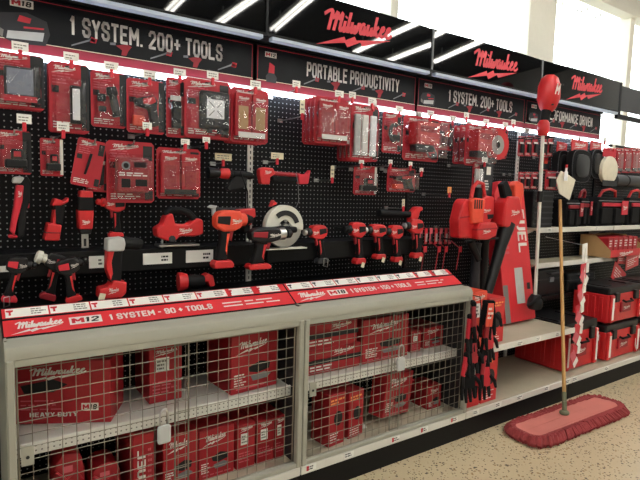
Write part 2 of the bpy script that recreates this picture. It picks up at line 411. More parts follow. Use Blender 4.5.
# ------------------------------------------------------------------ gondola shelving
SECN = ['left of the caged shelving', 'behind the red jigsaw', 'behind the row of red drills', 'behind the tall red tool box', 'behind the hanging knee pads', 'behind the far red blister packs']
NS = len(SX)-1
HTXT = {1: '1 SYSTEM. 200+ TOOLS', 2: 'PORTABLE PRODUCTIVITY', 3: '1 SYSTEM. 200+ TOOLS', 4: 'PERFORMANCE DRIVEN'}
for k in range(NS):
    xa, xb = SX[k], SX[k+1]; cx = (xa+xb)/2; wd = xb-xa
    if k < 5:
        b = MB(); b.box((0, 0.012, 0), (wd-0.03, 0.02, 2.0))
        o = b.build('pegboard', 'pegboard', loc=(cx, YB, 1.06)); tag(o, 'black perforated pegboard panel '+SECN[k], 'pegboard')
        o.location.y = YB
    # upright post
    b = MB(); b.box((0, 0.005, 1.15), (0.03, 0.03, 2.3))
    up = b.build('upright_post', 'black_metal' if k not in (2, 4) else 'white_metal', loc=(xa, YB, 0)); tag(up, ['black', 'black', 'white', 'black', 'white', 'black'][k]+' slotted upright post '+['beyond the cages', 'at the outer end of the heavy duty box cage', 'above the joint of the two cages', 'behind the hanging gloves', 'right of the tall red tool box', 'beside the far blister packs'][k], 'post')
    b = MB()
    for i in range(60): b.box((0, -0.0105, 0.5+i*0.03), (0.006, 0.0015, 0.016))
    b.build('slots', 'black_print', up)['kind'] = 'stuff'
    # deck and kick plate
    g = thing('base_deck', ['beige', 'white', 'white', 'white', 'white', 'white'][k]+' base deck with black kick plate '+['beyond the cages', 'under the heavy duty box cage', 'under the cage beside the hanging gloves', 'under the tall red tool box', 'carrying the red stacking boxes', 'beyond the red stacking boxes'][k], 'shelf', (cx, 0, 0))
    b = MB(); b.box((0, (YF+YB)/2, 0.165), (wd-0.004, YB-YF-0.02, 0.02), 0.003); b.build('deck', 'shelf_top', g)
    b = MB(); b.box((0, YF-0.004, 0.155), (wd-0.004, 0.012, 0.042), 0.003); b.build('price_rail', 'white_metal', g)
    b = MB(); b.box((0, YF+0.03, 0.0675), (wd-0.004, 0.02, 0.135)); b.build('kick_plate', 'black_metal', g)
    n_t = {1: 0, 2: 5, 3: 5, 4: 3}.get(k, 0)
    for i in range(n_t):
        b = MB(); x = -wd/2+0.08+(wd-0.2)*(i+random.uniform(-.2, .2))/max(1, n_t-1) if n_t > 1 else 0
        b.box((x, YF-0.0115, 0.16), (0.06, 0.002, 0.03)); t_ = b.build('price_tag', 'white_paper', g)
        b = MB(); print_lines(b, x-0.026, x+0.026, 0.149, 0.172, 2, YF-0.0128); b.build('print', 'black_print', t_)
        if k == 2 and i != 1:
            b = MB(); b.quad(x-0.028, x-0.014, 0.148, 0.173, YF-0.013); b.build('print_mark', 'red_print', t_)
    if 1 <= k <= 4:
        # lower header panel
        HY = 2.535
        h = thing('header_sign', {1: 'black header sign reading 1 SYSTEM 200+ TOOLS with large battery picture', 2: 'black header sign reading PORTABLE PRODUCTIVITY', 3: 'smaller looking black header sign reading 1 SYSTEM 200+ TOOLS above the red vacuum', 4: 'black header sign reading PERFORMANCE DRIVEN above the knee pads'}[k], 'sign', (cx, HY, 0))
        bw = (lambda x, W=wd: 0.02*(2*x/W)**2) if k == 4 else (lambda x: 0.0)
        b = MB()
        N = 12
        for i in range(N):
            x0, x1 = -wd/2+0.01+(wd-0.02)*i/N, -wd/2+0.01+(wd-0.02)*(i+1)/N
            b.prism([(x0, bw(x0)), (x1, bw(x1)), (x1, bw(x1)+0.006), (x0, bw(x0)+0.006)], 2.085, 2.272, ax='z')
        b.build('panel', 'header_black', h)
        b = MB()
        for i in range(N):
            x0, x1 = -wd/2+0.01+(wd-0.02)*i/N, -wd/2+0.01+(wd-0.02)*(i+1)/N
            b.prism([(x0, bw(x0)-0.001), (x1, bw(x1)-0.001), (x1, bw(x1)+0.005), (x0, bw(x0)+0.005)], 2.045, 2.085, ax='z')
        b.build('red_band', 'red_band', h)
        b = MB(); b.quad(-wd/2+0.012, wd/2-0.012, 2.0855, 2.0885, -0.001); b.build('pale_line', 'cream_paper', h)
        b = MB()
        for x in (-wd/2+0.015, wd/2-0.018): b.quad(x, x+0.003, 2.09, 2.26, -0.0012)
        b.quad(-wd/2+0.015, wd/2-0.015, 2.258, 2.2605, -0.0012); b.build('red_outline', 'red_print', h)
        tw = {1: 0.71, 2: 0.71, 3: 0.72, 4: 0.72}[k]; tx = {1: 0.06, 2: 0.085, 3: 0.07, 4: 0.07}[k]
        lettering(HTXT[k], h, 'white_print', (tx, -0.0015, 2.186), tw, 0.084, 0.02, bow=bw)
        # printed pictures: battery on the left, tools along the band
        def pic(pts, m, nm='picture'):
            q = MB(); q.poly(pts, -0.0014); q.build(nm, m, h)
        bx = -wd/2 + {1: 0.13, 2: 0.10, 3: 0.11, 4: 0.12}[k]; bz = 2.14
        s = {1: 1.15, 2: 0.75, 3: 0.8, 4: 0.75}[k]
        if k != 2:
            pic([(bx-0.085*s, bz-0.035*s), (bx-0.03*s, bz-0.06*s), (bx+0.07*s, bz-0.052*s), (bx+0.085*s, bz-0.01*s), (bx+0.075*s, bz+0.035*s), (bx+0.01*s, bz+0.055*s), (bx-0.07*s, bz+0.04*s), (bx-0.09*s, bz+0.01*s)], 'picture_dark')
            q = MB(); q.poly([(bx-0.088*s, bz-0.03*s), (bx-0.066*s, bz-0.044*s), (bx-0.062*s, bz-0.018*s), (bx-0.086*s, bz-0.006*s)], -0.0018); q.build('picture', 'grey_print', h)
            q = MB(); q.poly([(bx+0.0*s, bz-0.002*s), (bx+0.064*s, bz+0.004*s), (bx+0.066*s, bz+0.010*s), (bx+0.0*s, bz+0.005*s)], -0.0018); q.build('picture', 'red_print', h)
            q = MB(); q.poly([(bx-0.02*s, bz+0.02*s), (bx+0.02*s, bz+0.018*s), (bx+0.025*s, bz+0.036*s), (bx-0.012*s, bz+0.042*s)], -0.0018); q.build('picture', 'red_print', h)
            q = MB(); q.poly([(bx-0.055*s, bz-0.045*s), (bx+0.06*s, bz-0.038*s), (bx+0.066*s, bz-0.006*s), (bx-0.05*s, bz-0.018*s)], -0.0018); q.build('picture', 'light_grey', h)
        else:
            pic([(bx-0.03, bz-0.06), (bx+0.03, bz-0.06), (bx+0.034, bz-0.03), (bx+0.018, bz-0.01), (bx-0.018, bz-0.01), (bx-0.034, bz-0.03)], 'dark_grey')
            pic([(bx-0.018, bz-0.01), (bx+0.018, bz-0.01), (bx+0.02, bz+0.03), (bx-0.012, bz+0.045)], 'red_print')
        badge(h, 'M18' if k != 2 else 'M12', (bx-0.005, -0.0016, 2.236 if k == 1 else 2.225), 0.085 if k == 1 else 0.07, 0.032 if k == 1 else 0.028)
        for i in range(5):
            x = -wd/2+0.36+i*0.17; z = 2.098
            pic([(x-0.035, z+0.035), (x+0.015, z+0.05), (x+0.035, z+0.04), (x+0.02, z+0.02), (x+0.01, z-0.004), (x-0.012, z-0.004), (x-0.008, z+0.018)] if i % 2 else
                [(x-0.05, z), (x+0.03, z+0.036), (x+0.045, z+0.03), (x+0.05, z+0.045), (x+0.03, z+0.05), (x+0.02, z+0.04), (x-0.05, z+0.006)], 'red_card_dark' if i % 2 else 'mid_grey')
            if i % 2 == 0: pic([(x+.025, z+.03), (x+.05, z+.028), (x+.056, z+.05), (x+.03, z+.054)], 'red_print')
            else: pic([(x-.06, z+.034), (x-.036, z+.036), (x-.036, z+.048), (x-.06, z+.044)], 'mid_grey')
        # light under the header
        l = thing('fluorescent_light', 'glowing white fluorescent tube light under '+{1: 'the header with the battery picture', 2: 'the header reading PORTABLE PRODUCTIVITY', 3: 'the header above the red vacuum', 4: 'the header above the knee pads'}[k], 'lamp', (cx, HY-0.01, 2.03))
        b = MB(); b.box((0, 0.02, 0.006), (wd-0.04, 0.03, 0.018), 0.002); b.build('housing', 'white_metal', l)
        b = MB(); b.cyl((-wd/2+0.03, -0.005, -0.008), (wd/2-0.03, -0.005, -0.008), 0.0125, n=8); b.build('tube', 'head_light', l)
        for sx in (-1, 1):
            b = MB(); b.box((sx*(wd/2-0.025), -0.005, -0.008), (0.012, 0.03, 0.03)); b.build('end_cap', 'white_metal', l)
    if k <= 4:
        # upper glossy valance, bowed towards the aisle
        VY = 2.395
        bow = lambda x, W=wd: 0.016*(2*x/W)**2
        v = thing('valance_panel', 'glossy black valance panel with red word mark '+{0: 'beyond the cages', 1: 'above the header with the battery picture', 2: 'above the header reading PORTABLE PRODUCTIVITY', 3: 'above the header over the red vacuum', 4: 'above the header reading PERFORMANCE DRIVEN'}[k], 'sign', (cx, VY, 0))
        b = MB(); N = 24
        rows = [[], []]
        for i in range(N+1):
            x = -wd/2+0.004+(wd-0.008)*i/N
            rows[0].append((x, bow(x))); rows[1].append((x, bow(x)+0.005))
        b.prism(rows[0]+rows[1][::-1], 2.285, 2.545, ax='z'); b.smooth = True
        b.build('panel', 'gloss_black', v)
        if k >= 2:
            logo(v, 'red_print', (0.02 if k != 2 else -0.02, -0.001, 2.415), 0.52, 0.19, bow=bow, th=.12)
        b = MB(); b.box((0, 0.02, 2.27), (wd-0.05, 0.04, 0.022), 0.004); b.build('light_strip', 'cool_strip', v)
        b = MB(); b.box((0, 0.05, 2.284), (wd-0.004, 0.10, 0.012)); b.build('bracket', 'black_metal', v)
        if k in (1, 2, 3): pass
        b = MB(); b.box((-wd/2, 0.028, 2.41), (0.012, 0.04, 0.27)); b.build('joint_strip', 'black_metal' if k < 3 else 'mid_grey', v)
for k in range(1, 5):  # unseen boards added to stop window light leaking between the header panels
    b = MB(); b.box(((SX[k]+SX[k+1])/2, 2.573, 2.16), (SX[k+1]-SX[k], 0.01, 0.24)); tag(b.build('header_light_block', 'black_metal'), 'black board added to block window light behind the header '+{1: 'with the battery picture', 2: 'reading PORTABLE PRODUCTIVITY', 3: 'over the red vacuum', 4: 'reading PERFORMANCE DRIVEN'}[k], 'board')
# top cap carrying the headers
b = MB(); b.box(((SX[1]+SX[5])/2, 2.57, 2.29), (SX[5]-SX[1], 0.06, 0.02))
tag(b.build('top_rail', 'black_metal'), 'black top rail running along the shelving behind the signs', 'rail')
b = MB(); b.box((5.7, 2.43, 2.25), (1.6, 0.03, 0.04), 0.003); tag(b.build('canopy_rail', 'black_metal'), 'black rail past the end of the sign reading PERFORMANCE DRIVEN', 'rail')
b = MB(); b.box((5.6, 2.44, 2.42), (1.3, 0.012, 0.22), 0.003); tag(b.build('valance_panel', 'dark_grey'), 'plain dark grey valance board past the last word mark', 'sign')
b = MB(); b.box((4.93, 2.43, 2.40), (0.03, 0.03, 0.30), 0.003); tag(b.build('canopy_post', 'black_metal'), 'short dark post at the end of the last word mark', 'post')

# ------------------------------------------------------------------ security cages
SL = math.atan2(0.075, 0.13)                    # tilt of the price banner
def cage(k, bname, count, labels):
    xa, xb = SX[k], SX[k+1]; wd = xb-xa; cx = (xa+xb)/2
    g = thing('security_cage', labels, 'cage', (cx, 0, 0))
    # rounded steel nosing along the top
    b = MB()
    prof = [(YF-0.012, 0.90), (YF-0.012, 0.922), (YF-0.004, 0.942), (YF+0.02, 0.954), (YF+0.075, 0.957), (YF+0.075, 0.935), (YF+0.03, 0.93), (YF+0.02, 0.90)]
    b.prism(prof, -wd/2, wd/2, ax='x'); b.smooth = True; b.build('top_rail', 'beige_metal', g)
    # slanted carrier with dark edging
    b = MB(); b.prism([(YF+0.066, 0.945), (YF+0.07, 0.960), (YF+0.205, 1.036), (YF+0.215, 1.03), (YF+0.215, 0.98)], -wd/2, wd/2, ax='x'); b.build('banner_carrier', 'black_metal', g)
    b = MB(); b.box((0, (YF+0.19+YB)/2, 0.985), (wd-0.002, YB-YF-0.23, 0.014)); b.build('top_tray', 'black_metal', g)
    # frame
    for z, hh in ((0.886, 0.028), (0.190, 0.022)):
        b = MB(); b.box((0, YF+0.004, z), (wd, 0.03, hh), 0.003); b.build('frame_rail', 'beige_metal', g)
    for s in (-1, 1):
        b = MB(); b.box((s*(wd/2-0.015), YF, 0.54), (0.026, 0.034, 0.72), 0.004); b.build('frame_post', 'beige_metal', g)
    for s in (-1, 1):     # open wire ends are solid side sheets
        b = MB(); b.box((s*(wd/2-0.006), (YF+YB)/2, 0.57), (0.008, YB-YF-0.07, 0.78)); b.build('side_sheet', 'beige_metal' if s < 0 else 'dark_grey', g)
    # price banner on the slope
    e = bpy.data.objects.new('banner', None)
    b = MB(); b.quad(-wd/2+0.004, wd/2-0.004, 0.0, 0.082, -0.002)
    bn = b.build('banner', 'red_banner', g, loc=(0, YF+0.071, 0.9615), rot=(-(PI/2-SL), 0, 0))
    # (local x along the shelf, local z up the slope)
    logo(bn, 'white_print', (-wd/2+0.115, -0.003, 0.042), 0.165, 0.058, rise=0.04, th=.13)
    badge(bn, bname, (-wd/2+0.275, -0.0032, 0.043), 0.115, 0.04)
    lettering(count, bn, 'white_print', (-wd/2+0.575, -0.003, 0.042), 0.43, 0.034, 0.05)
    b = MB(); print_lines(b, wd/2-0.36, wd/2-0.05, 0.02, 0.062, 2, -0.003, 0.35); b.build('small_print', 'white_print', bn)
    b = MB(); b.quad(-wd/2+0.004, wd/2-0.004, 0.093, 0.146, -0.0018); st = b.build('tag_strip', 'red_banner' , g, loc=(0, YF+0.071, 0.9615), rot=(-(PI/2-SL), 0, 0))
    n = 8 if k == 1 else 8
    for i in range(n):
        x = -wd/2+0.085+i*0.146
        red = (k == 1 and i >= 6) or (k == 2 and i >= 6)
        tw = 0.112 if red else 0.14
        b = MB(); b.quad(x-tw/2, x+tw/2, 0.096, 0.143, -0.0026); t_ = b.build('price_tag', 'white_paper', st)
    b = MB()
    for i in range(n):
        x = -wd/2+0.085+i*0.146
        print_lines(b, x+0.012, x+0.062, 0.102, 0.138, 3, -0.0034, 0.5)
    b.build('print', 'grey_print', st)['kind'] = 'stuff'
    b = MB()
    for i in range(n):
        x = -wd/2+0.085+i*0.146-0.056
        b.poly([(x-0.012, 0.134), (x+0.012, 0.134), (x+0.010, 0.124), (x+0.003, 0.122), (x+0.004, 0.106), (x-0.004, 0.106), (x-0.003, 0.122), (x-0.012, 0.126)], -0.0034)
    b.build('print_mark', 'red_print' if k == 1 else 'black_print', st)['kind'] = 'stuff'
    # inner shelf
    b = MB(); b.box((0, YF+0.27, 0.545), (wd-0.03, 0.38, 0.018), 0.002); sh = b.build('inner_shelf', 'white_metal', g)
    b = MB(); b.box((0, YF+0.078, 0.535), (wd-0.03, 0.012, 0.05), 0.003); b.build('shelf_lip', 'white_metal', sh)
    b = MB()
    for i in range(int(wd/0.02)-2):
        for j in range(2): b.quad(-wd/2+0.03+i*0.02, -wd/2+0.036+i*0.02, 0.524+j*0.018, 0.530+j*0.018, YF+0.0712)
    b.build('lip_slots', 'grey_print', sh)['kind'] = 'stuff'
    # two wire doors, each wire a piece
    mid = 0.02
    hw = MB().cyl((-0.5, 0, 0), (0.5, 0, 0), 0.0016, n=6).mesh('wire', 'wire_steel')
    vw = MB().cyl((0, 0, -0.337), (0, 0, 0.337), 0.0016, n=6).mesh('wire', 'wire_steel')
    for s, (d0, d1) in enumerate(((-wd/2+0.03, mid+0.03), (mid-0.03, wd/2-0.03))):
        yy = YF+0.006+0.014*s
        b = MB(); zs = (0.203, 0.876)
        b.tube([(d0+.004, yy, zs[0]), (d0+.004, yy, zs[1]), (d1-.004, yy, zs[1]), (d1-.004, yy, zs[0]), (d0+.006, yy, zs[0])], 0.0045, 6)
        d = b.build('door', 'wire_steel', g)
        nv = int((d1-d0)/0.05)
        for i in range(1, nv+1):
            put('wire', vw, d, (d0+(d1-d0)*i/(nv+1), yy, 0.540))
        for j in range(14):
            o = put('wire', hw, d, ((d0+d1)/2, yy+0.004, 0.242+j*0.0475)); o.scale = (d1-d0-0.005, 1, 1)
    # padlock
    p = thing('padlock', 'small grey padlock on the wire doors of the cage '+('with the large heavy duty box' if k == 1 else 'beside the hanging gloves'), 'padlock', (cx+mid-(.085 if k == 1 else .0), YF-0.022, 0.55 if k == 1 else 0.62)); p.scale = (1.5, 1.2, 1.7)
    b = MB(); b.box((0, 0, -0.02), (0.036, 0.016, 0.045), 0.006, seg=2); b.build('body', 'light_grey', p)
    b = MB(); b.tube([(-0.011, 0, -0.004)]+[(0.011*math.cos(a), 0, 0.03+0.011*math.sin(a)) for a in [PI-PI*i/6 for i in range(7)]]+[(0.011, 0, -0.004)], 0.003); b.build('shackle', 'steel', p)
    # corner plate with keyhole
    b = MB(); b.box((-wd/2+0.06, YF-0.006, 0.55), (0.04, 0.003, 0.07)); hp = b.build('latch_plate', 'beige_metal', g)
    b = MB(); b.cyl((-wd/2+0.06, YF-0.010, 0.545), (-wd/2+0.06, YF-0.006, 0.545), 0.006); b.build('keyhole', 'black_print', hp)
cage(1, 'M12', '1 SYSTEM - 90 + TOOLS', 'beige wire security cage holding the large red heavy duty box')
cage(2, 'M18', '1 SYSTEM - 150 + TOOLS', 'beige wire security cage with work gloves hanging at its end')

# ------------------------------------------------------------------ shelves
def lip_shelf(name, label, x0, x1, z, yf, m='white_metal', h=0.04, tags=()):
    g = thing(name, label, 'shelf', ((x0+x1)/2, 0, z)); wd = x1-x0
    b = MB(); b.box((0, (yf+YB)/2, -0.01), (wd, YB-yf-0.01, 0.016), 0.002); b.build('board', m if m != 'white_metal' else 'shelf_top', g)
    b = MB(); b.box((0, yf, -0.015), (wd, 0.01, h), 0.002); b.build('lip', m, g)
    for s in (-1, 1):
        b = MB(); b.prism([(yf+0.03, -0.018), (YB, -0.018), (YB, -0.10), (yf+0.2*(YB-yf), -0.03)], s*(wd/2-0.006)-0.002, s*(wd/2-0.006)+0.002, ax='x'); b.build('bracket', m, g)
    for (u, tw) in tags:
        b = MB(); x = -wd/2+u*wd; b.box((x, yf-0.006, -0.015), (tw, 0.002, 0.028)); t_ = b.build('price_tag', 'white_paper', g)
        b = MB(); print_lines(b, x-tw*0.4, x+tw*0.4, -0.026, -0.004, 2, yf-0.0075); b.build('print', 'grey_print', t_)
    return g
lip_shelf('wide_shelf', 'wide white steel shelf carrying the tall red tool box', 2.52, 3.68, 0.55, YF, tags=((0.42, .07), (0.6, .06), (.8, .06)))
lip_shelf('upper_shelf', 'white steel shelf carrying black tool bags', 3.70, 4.88, 1.255, 2.37, tags=((.14, .05), (.75, .05)))
lip_shelf('upper_shelf', 'white steel shelf carrying black tool bags past the far post', 4.90, 6.08, 1.255, 2.37)
lip_shelf('upper_shelf', 'white steel shelf carrying cardboard display trays of red packs', 3.70, 4.88, 0.975, 2.35)
lip_shelf('upper_shelf', 'white steel shelf carrying display trays past the far post', 4.90, 6.08, 0.975, 2.35)
# black ledge that the bare tools stand on
def ledge(x0, x1, label, pt):
    g = thing('tool_ledge', label, 'shelf', (0, 0, 0))
    b = MB(); b.box(((x0+x1)/2, (2.40+YB)/2, 1.205), (x1-x0, YB-2.40, 0.015)); b.build('board', 'black_metal', g)
    b = MB(); b.box(((x0+x1)/2, 2.40, 1.165), (x1-x0, 0.012, 0.1), 0.003); b.build('fascia', 'black_metal', g)
    for p in pt:
        c, w_, h_ = rect(*p, 2.39)
        b = MB(); b.box(c, (w_, 0.003, h_)); t_ = b.build('price_tag', 'white_paper', g)
        b = MB(); print_lines(b, c.x+w_*0.12, c.x+w_*0.42, c.z-h_*0.3, c.z+h_*0.3, 2, 2.388); b.build('print', 'black_print', t_)
ledge(0.02, 1.28, 'black ledge shelf with white price tags under the red jigsaw', [(0, 266, 9, 272), (89, 256, 104, 268), (143, 253, 172, 264), (186, 250, 213, 262)])
ledge(1.32, 2.47, 'plain black ledge shelf behind the row of red drills', [])

# ------------------------------------------------------------------ peg hooks and hanging packs
def hook(x, z, y, tagw=0.05, label='', tagm='white_paper', tagh=0.034, dz=0.012):
    t = thing('peg_hook', label, 'hook', (x, y, z), group='peg hooks with price tags on the pegboard')
    L = YB-y
    b = MB(); b.tube([(0, L+0.004, 0.0), (0, 0.02, 0.0), (0, 0.006, 0.006), (0, 0.0, 0.016)], 0.0028, 5)
    b.box((0, L-0.002, 0.0), (0.03, 0.006, 0.02)); b.build('wire', 'steel', t)
    if tagw:
        b = MB(); b.box((0, -0.004, dz-0.012), (0.014, 0.012, 0.034), 0.002); b.build('lock_clip', 'red_print', t)
        b = MB(); b.box((0, -0.004, dz+tagh/2), (tagw, 0.003, tagh)); p = b.build('price_tag', tagm, t)
        b = MB(); print_lines(b, -tagw*0.38, tagw*0.38, dz+tagh*0.2, dz+tagh*0.8, 2, -0.0058, 0.4); b.build('print', 'grey_print', p)
    return t
HOOKL = 'steel peg hook with white price tag at its tip'

def blister(px, y, kind, label, depth=0.045, tilt=0.0, copies=0, step=0.045, tagpx=None, group=None, shell=True, side=None, deep=None, cat='blister pack', name='blister_pack', hk=True, yaw=0.0):
    c, W, H = rect(*px, y)
    top = H/2
    t = thing(name, label, cat, (c.x, y, c.z), (0, tilt, yaw), group)
    # card with a rounded head and a euro hole
    r = min(W, H)*0.06
    b = MB(); b.prism([(-W/2, -H/2+r), (-W/2+r, -H/2), (W/2-r, -H/2), (W/2, -H/2+r), (W/2, H/2-r), (W/2-r, H/2), (-W/2+r, H/2), (-W/2, H/2-r)], depth*0.5, depth*0.5+0.003)
    card = b.build('card', 'red_card', t)
    yc = depth*0.5-0.0008
    b = MB(); b.quad(-0.014, 0.014, H/2-0.02, H/2-0.012, yc-0.0004); b.build('hang_hole', 'black_print', card)
    if side:
        b = MB(); b.quad(side[0]*W, side[1]*W, -H*0.46, H*0.48, yc); b.build('side_panel', side[2] if len(side) > 2 else 'black_print', card)
    b = MB()
    print_lines(b, -W*0.42, W*0.12, H*0.18, H*0.36, 4, yc-0.001, 0.4); b.build('print', 'pink_card', card)
    b = MB(); print_lines(b, -W*.42, W*.30, -H*.45, -H*.34, 3, yc-.001, .45); b.build('foot_print', 'white_print', card)
    if not side:
        b = MB(); b.quad(W*.30, W*.47, -H*.46, -H*.30, yc-.0006); b.build('corner_panel', 'black_print', card)
        b = MB(); b.quad(W*.26, W*.46, H*.20, H*.44, yc-.0006); b.build('corner_panel', 'black_print', card)
    b = MB(); b.quad(-W*.44, -W*.26, H*.06, H*.16, yc-.0008); b.build('spec_label', 'black_print', card)
    logo(card, 'white_print', (-W*0.12, yc-0.0012, H*0.41), W*0.58, H*0.10)
    d = depth
    if kind == 'tablet':
        b = MB(); b.box((0, d*.2, -H*.05), (W*.62, d*.5, H*.58), .006, seg=2); o = b.build('lamp_body', 'dark_grey', t)
        b = MB(); b.box((0, d*.2-d*.26, -H*.03), (W*.52, .003, H*.46), .002); b.build('lens', 'screen_grey', o)
        b = MB(); b.box((0, d*.2-d*.27, -H*.33), (W*.66, .004, H*.10)); b.build('belly_band', 'red_print', o)
    elif kind == 'panel':
        b = MB(); b.box((W*.14, d*.15, -H*.1), (W*.28, d*.6, H*.55), .005, seg=2); o = b.build('lamp_body', 'black_plastic', t)
        b = MB(); b.box((W*.14, -d*.16, -H*.1), (W*.19, .004, H*.45), .002); b.build('lens', 'white_led', o)
    elif kind == 'torch':
        b = MB(); b.lathe([(0, .02), (.25, .023), (.3, .016), (.85, .015), (.9, .018), (1, .018)], (W*.05, d*.15, H*.22), (W*.22, d*.15, -H*.3), 10); b.build('torch', 'black_plastic', t)
        b = MB(); b.lathe([(0, .0165), (1, .0165)], (W*.12, d*.13, 0), (W*.19, d*.13, -H*.2), 10); b.build('torch_grip', 'dark_grey', t)
        b = MB(); b.box((-W*.22, d*.2, H*.02), (W*.24, d*.4, H*.13), .004); b.build('battery', 'black_plastic', t)
        b = MB(); b.box((-W*.2, d*.2, -H*.18), (W*.22, d*.3, H*.1), .004); b.build('charger', 'dark_grey', t)
    elif kind == 'tool':
        b = MB(); b.prism([(-W*.34, H*.12), (W*.2, H*.22), (W*.3, H*.1), (W*.26, 0), (W*.34, -H*.34), (W*.12, -H*.38), (W*.04, -H*.05), (-W*.3, H*.0)], 0, d*.6, .006); b.build('tool', 'black_plastic', t)
        b = MB(); b.prism([(-W*.12, H*.13), (W*.18, H*.2), (W*.24, H*.1), (W*.1, H*.04), (-W*.1, H*.04)], -.003, d*.3, .003); b.build('tool_shell', 'red_plastic', t)
        b = MB(); b.box((-W*.22, d*.2, -H*.28), (W*.3, d*.5, H*.2), .006, seg=2); b.build('pouch', 'orange_red', t)
    elif kind == 'xlight':
        a = min(W*.62, H*.7)
        b = MB(); b.box((W*.12, d*.2, -H*.02), (a*1.05, d*.7, a*1.25), .012, seg=2); o = b.build('lamp_body', 'black_plastic', t)
        b = MB(); b.box((W*.12, -d*.17, H*.0), (a*.62, .004, a*.62), .003); l = b.build('lens', 'white_led', o)
        b = MB()
        for k_ in range(4):
            an = PI/4+k_*PI/2; b.box((W*.12+math.cos(an)*a*.2, -d*.19, math.sin(an)*a*.2), (a*.03, .003, a*.26), 0, Matrix.Rotation(-an+PI/2, 3, 'Y'))
        q = a*.1; b.poly([(W*.12-q, 0), (W*.12, q), (W*.12+q, 0), (W*.12, -q)], -d*.2); b.build('lens_cross', 'mid_grey', l)
        b = MB(); b.box((W*.02, d*.2, -H*.34), (W*.1, d*.4, H*.14), .003); b.box((W*.24, d*.2, -H*.34), (W*.1, d*.4, H*.14), .003); b.build('feet', 'dark_grey', o)
    elif kind == 'pair':
        for s in (-1, 1):
            b = MB(); b.box((s*W*.23, d*.15, 0), (W*.42, d*.4, H*.78), .003); o = b.build('inner_carton', 'red_box', t)
            b = MB(); b.box((s*W*.23, -d*.06, -H*.05), (W*.26, .004, H*.42), .002); b.build('window', 'cardboard' if side and side[2] == 'red_print' else 'red_card_dark', o)
            logo(o, 'white_print', (s*W*.23, -d*.08, H*.29), W*.3, H*.08)
        b = MB(); b.box((0, -d*.08, -H*.36), (W*.72, .003, H*.10)); b.build('belly_band', 'black_print' if not side else 'white_paper', t)
    elif kind == 'battery':
        b = MB(); b.box((W*.04, d*.1, -H*.26), (W*.62, d*.9, H*.2), .006, seg=2); b.box((W*.08, d*.15, -H*.06), (W*.34, d*.6, H*.28), .006, seg=2); b.build('battery', 'black_plastic', t)
        b = MB(); b.box((W*.08, -d*.17, -H*.04), (W*.2, .003, H*.12)); b.build('battery_label', 'red_print', t)
    elif kind == 'pen':
        b = MB(); b.cyl((W*.02, d*.2, H*.2), (-W*.08, d*.2, -H*.25), .006, .005, 8); b.build('knife', 'black_plastic', t)
    elif kind == 'charger':
        b = MB(); b.box((0, d*.1, -H*.05), (W*.66, d*.8, H*.56), .008, seg=2); o = b.build('charger_tray', 'red_card_dark', t)
        b = MB(); b.cyl((-W*.16, -d*.34, H*.1), (-W*.16, -d*.25, H*.1), W*.09, n=16); b.build('dial', 'mid_grey', o)
        b = MB(); b.cyl((-W*.16, -d*.36, H*.1), (-W*.16, -d*.30, H*.1), W*.055, n=16); b.build('dial_core', 'black_plastic', o)
        b = MB(); b.box((-W*.16, -d*.28, -H*.18), (W*.2, d*.1, H*.15), .003); b.box((W*.16, -d*.28, -H*.17), (W*.26, d*.1, H*.12), .003); b.build('plug', 'black_plastic', o)
        b = MB(); print_lines(b, -W*.3, W*.3, -H*.07, H*.0, 2, -d*.31, .6); b.build('print', 'white_print', o)
        b = MB(); b.box((W*.14, -d*.28, H*.12), (W*.28, d*.08, H*.1), .003); b.build('contacts', 'dark_grey', o)
    elif kind == 'bigbox':
        b = MB(); b.box((-W*.06, -d*.1, H*.1), (W*.6, d*1.2, H*.5), .004); o = b.build('inner_carton', 'red_plastic', t)
        b = MB(); b.quad(-W*.3, W*.16, H*.12, H*.26, -d*.71); b.build('carton_panel', 'red_card_dark', o)
        b = MB(); print_lines(b, -W*.3, W*.18, -H*.08, H*.04, 2, -d*.712, .5); b.build('print', 'pink_card', o)
        b = MB(); b.box((-W*.06, d*.1, -H*.22), (W*.5, d*.8, H*.14), .004); b.build('under_tray', 'dark_grey', t)
        b = MB(); b.tube([(W*.16+W*.13*math.cos(a), -d*.1+.006*math.sin(3*a), -H*.3+W*.10*math.sin(a)) for a in [i*2*PI/14 for i in range(15)]], .006, 6); b.build('strap', 'mid_grey', t)
    elif kind == 'clamp':
        b = MB(); b.tube([(W*.2*math.cos(a), d*.1, H*.0+H*.2*math.sin(a)) for a in [PI*.3+i*PI*1.3/8 for i in range(9)]], .011, 6); b.build('clamp_jaw', 'dark_grey', t)
        b = MB(); b.box((W*.1, d*.1, -H*.12), (W*.4, d*.5, H*.14), .005); b.build('tool', 'black_plastic', t)
        b = MB(); b.cyl((W*.24, d*.1, H*.02), (W*.24, d*.1, -H*.22), .006, n=8); b.build('screw', 'steel', t)
    elif kind == 'clear':  # white and grey bars stand for light reflected off the clear plastic
        for q, (xo, m_) in enumerate(((-.32, 'light_grey'), (-.06, 'white_print'), (.24, 'white_led'))):
            b = MB(); b.box((xo*W, d*.15, -H*.05), (W*.2, d*.4, H*.72), .005, seg=2); b.build('glare', m_, t)
    elif kind == 'blade':
        b = MB(); b.cyl((W*.0, d*.1, -H*.06), (W*.0, d*.2, -H*.06), W*.48, n=24); b.build('disc_card', 'red_plastic', t)
        b = MB(); b.cyl((-W*.08, d*.04, -H*.08), (-W*.08, d*.11, -H*.08), W*.3, n=24); b.build('blade', 'steel', t)
        b = MB(); b.cyl((-W*.08, d*.02, -H*.08), (-W*.08, d*.1, -H*.08), W*.1, n=12); b.build('hub', 'black_plastic', t)
    elif kind == 'small':
        b = MB(); b.box((0, d*.2, -H*.12), (W*.5, d*.5, H*.45), .004); b.build('product', 'black_plastic', t)
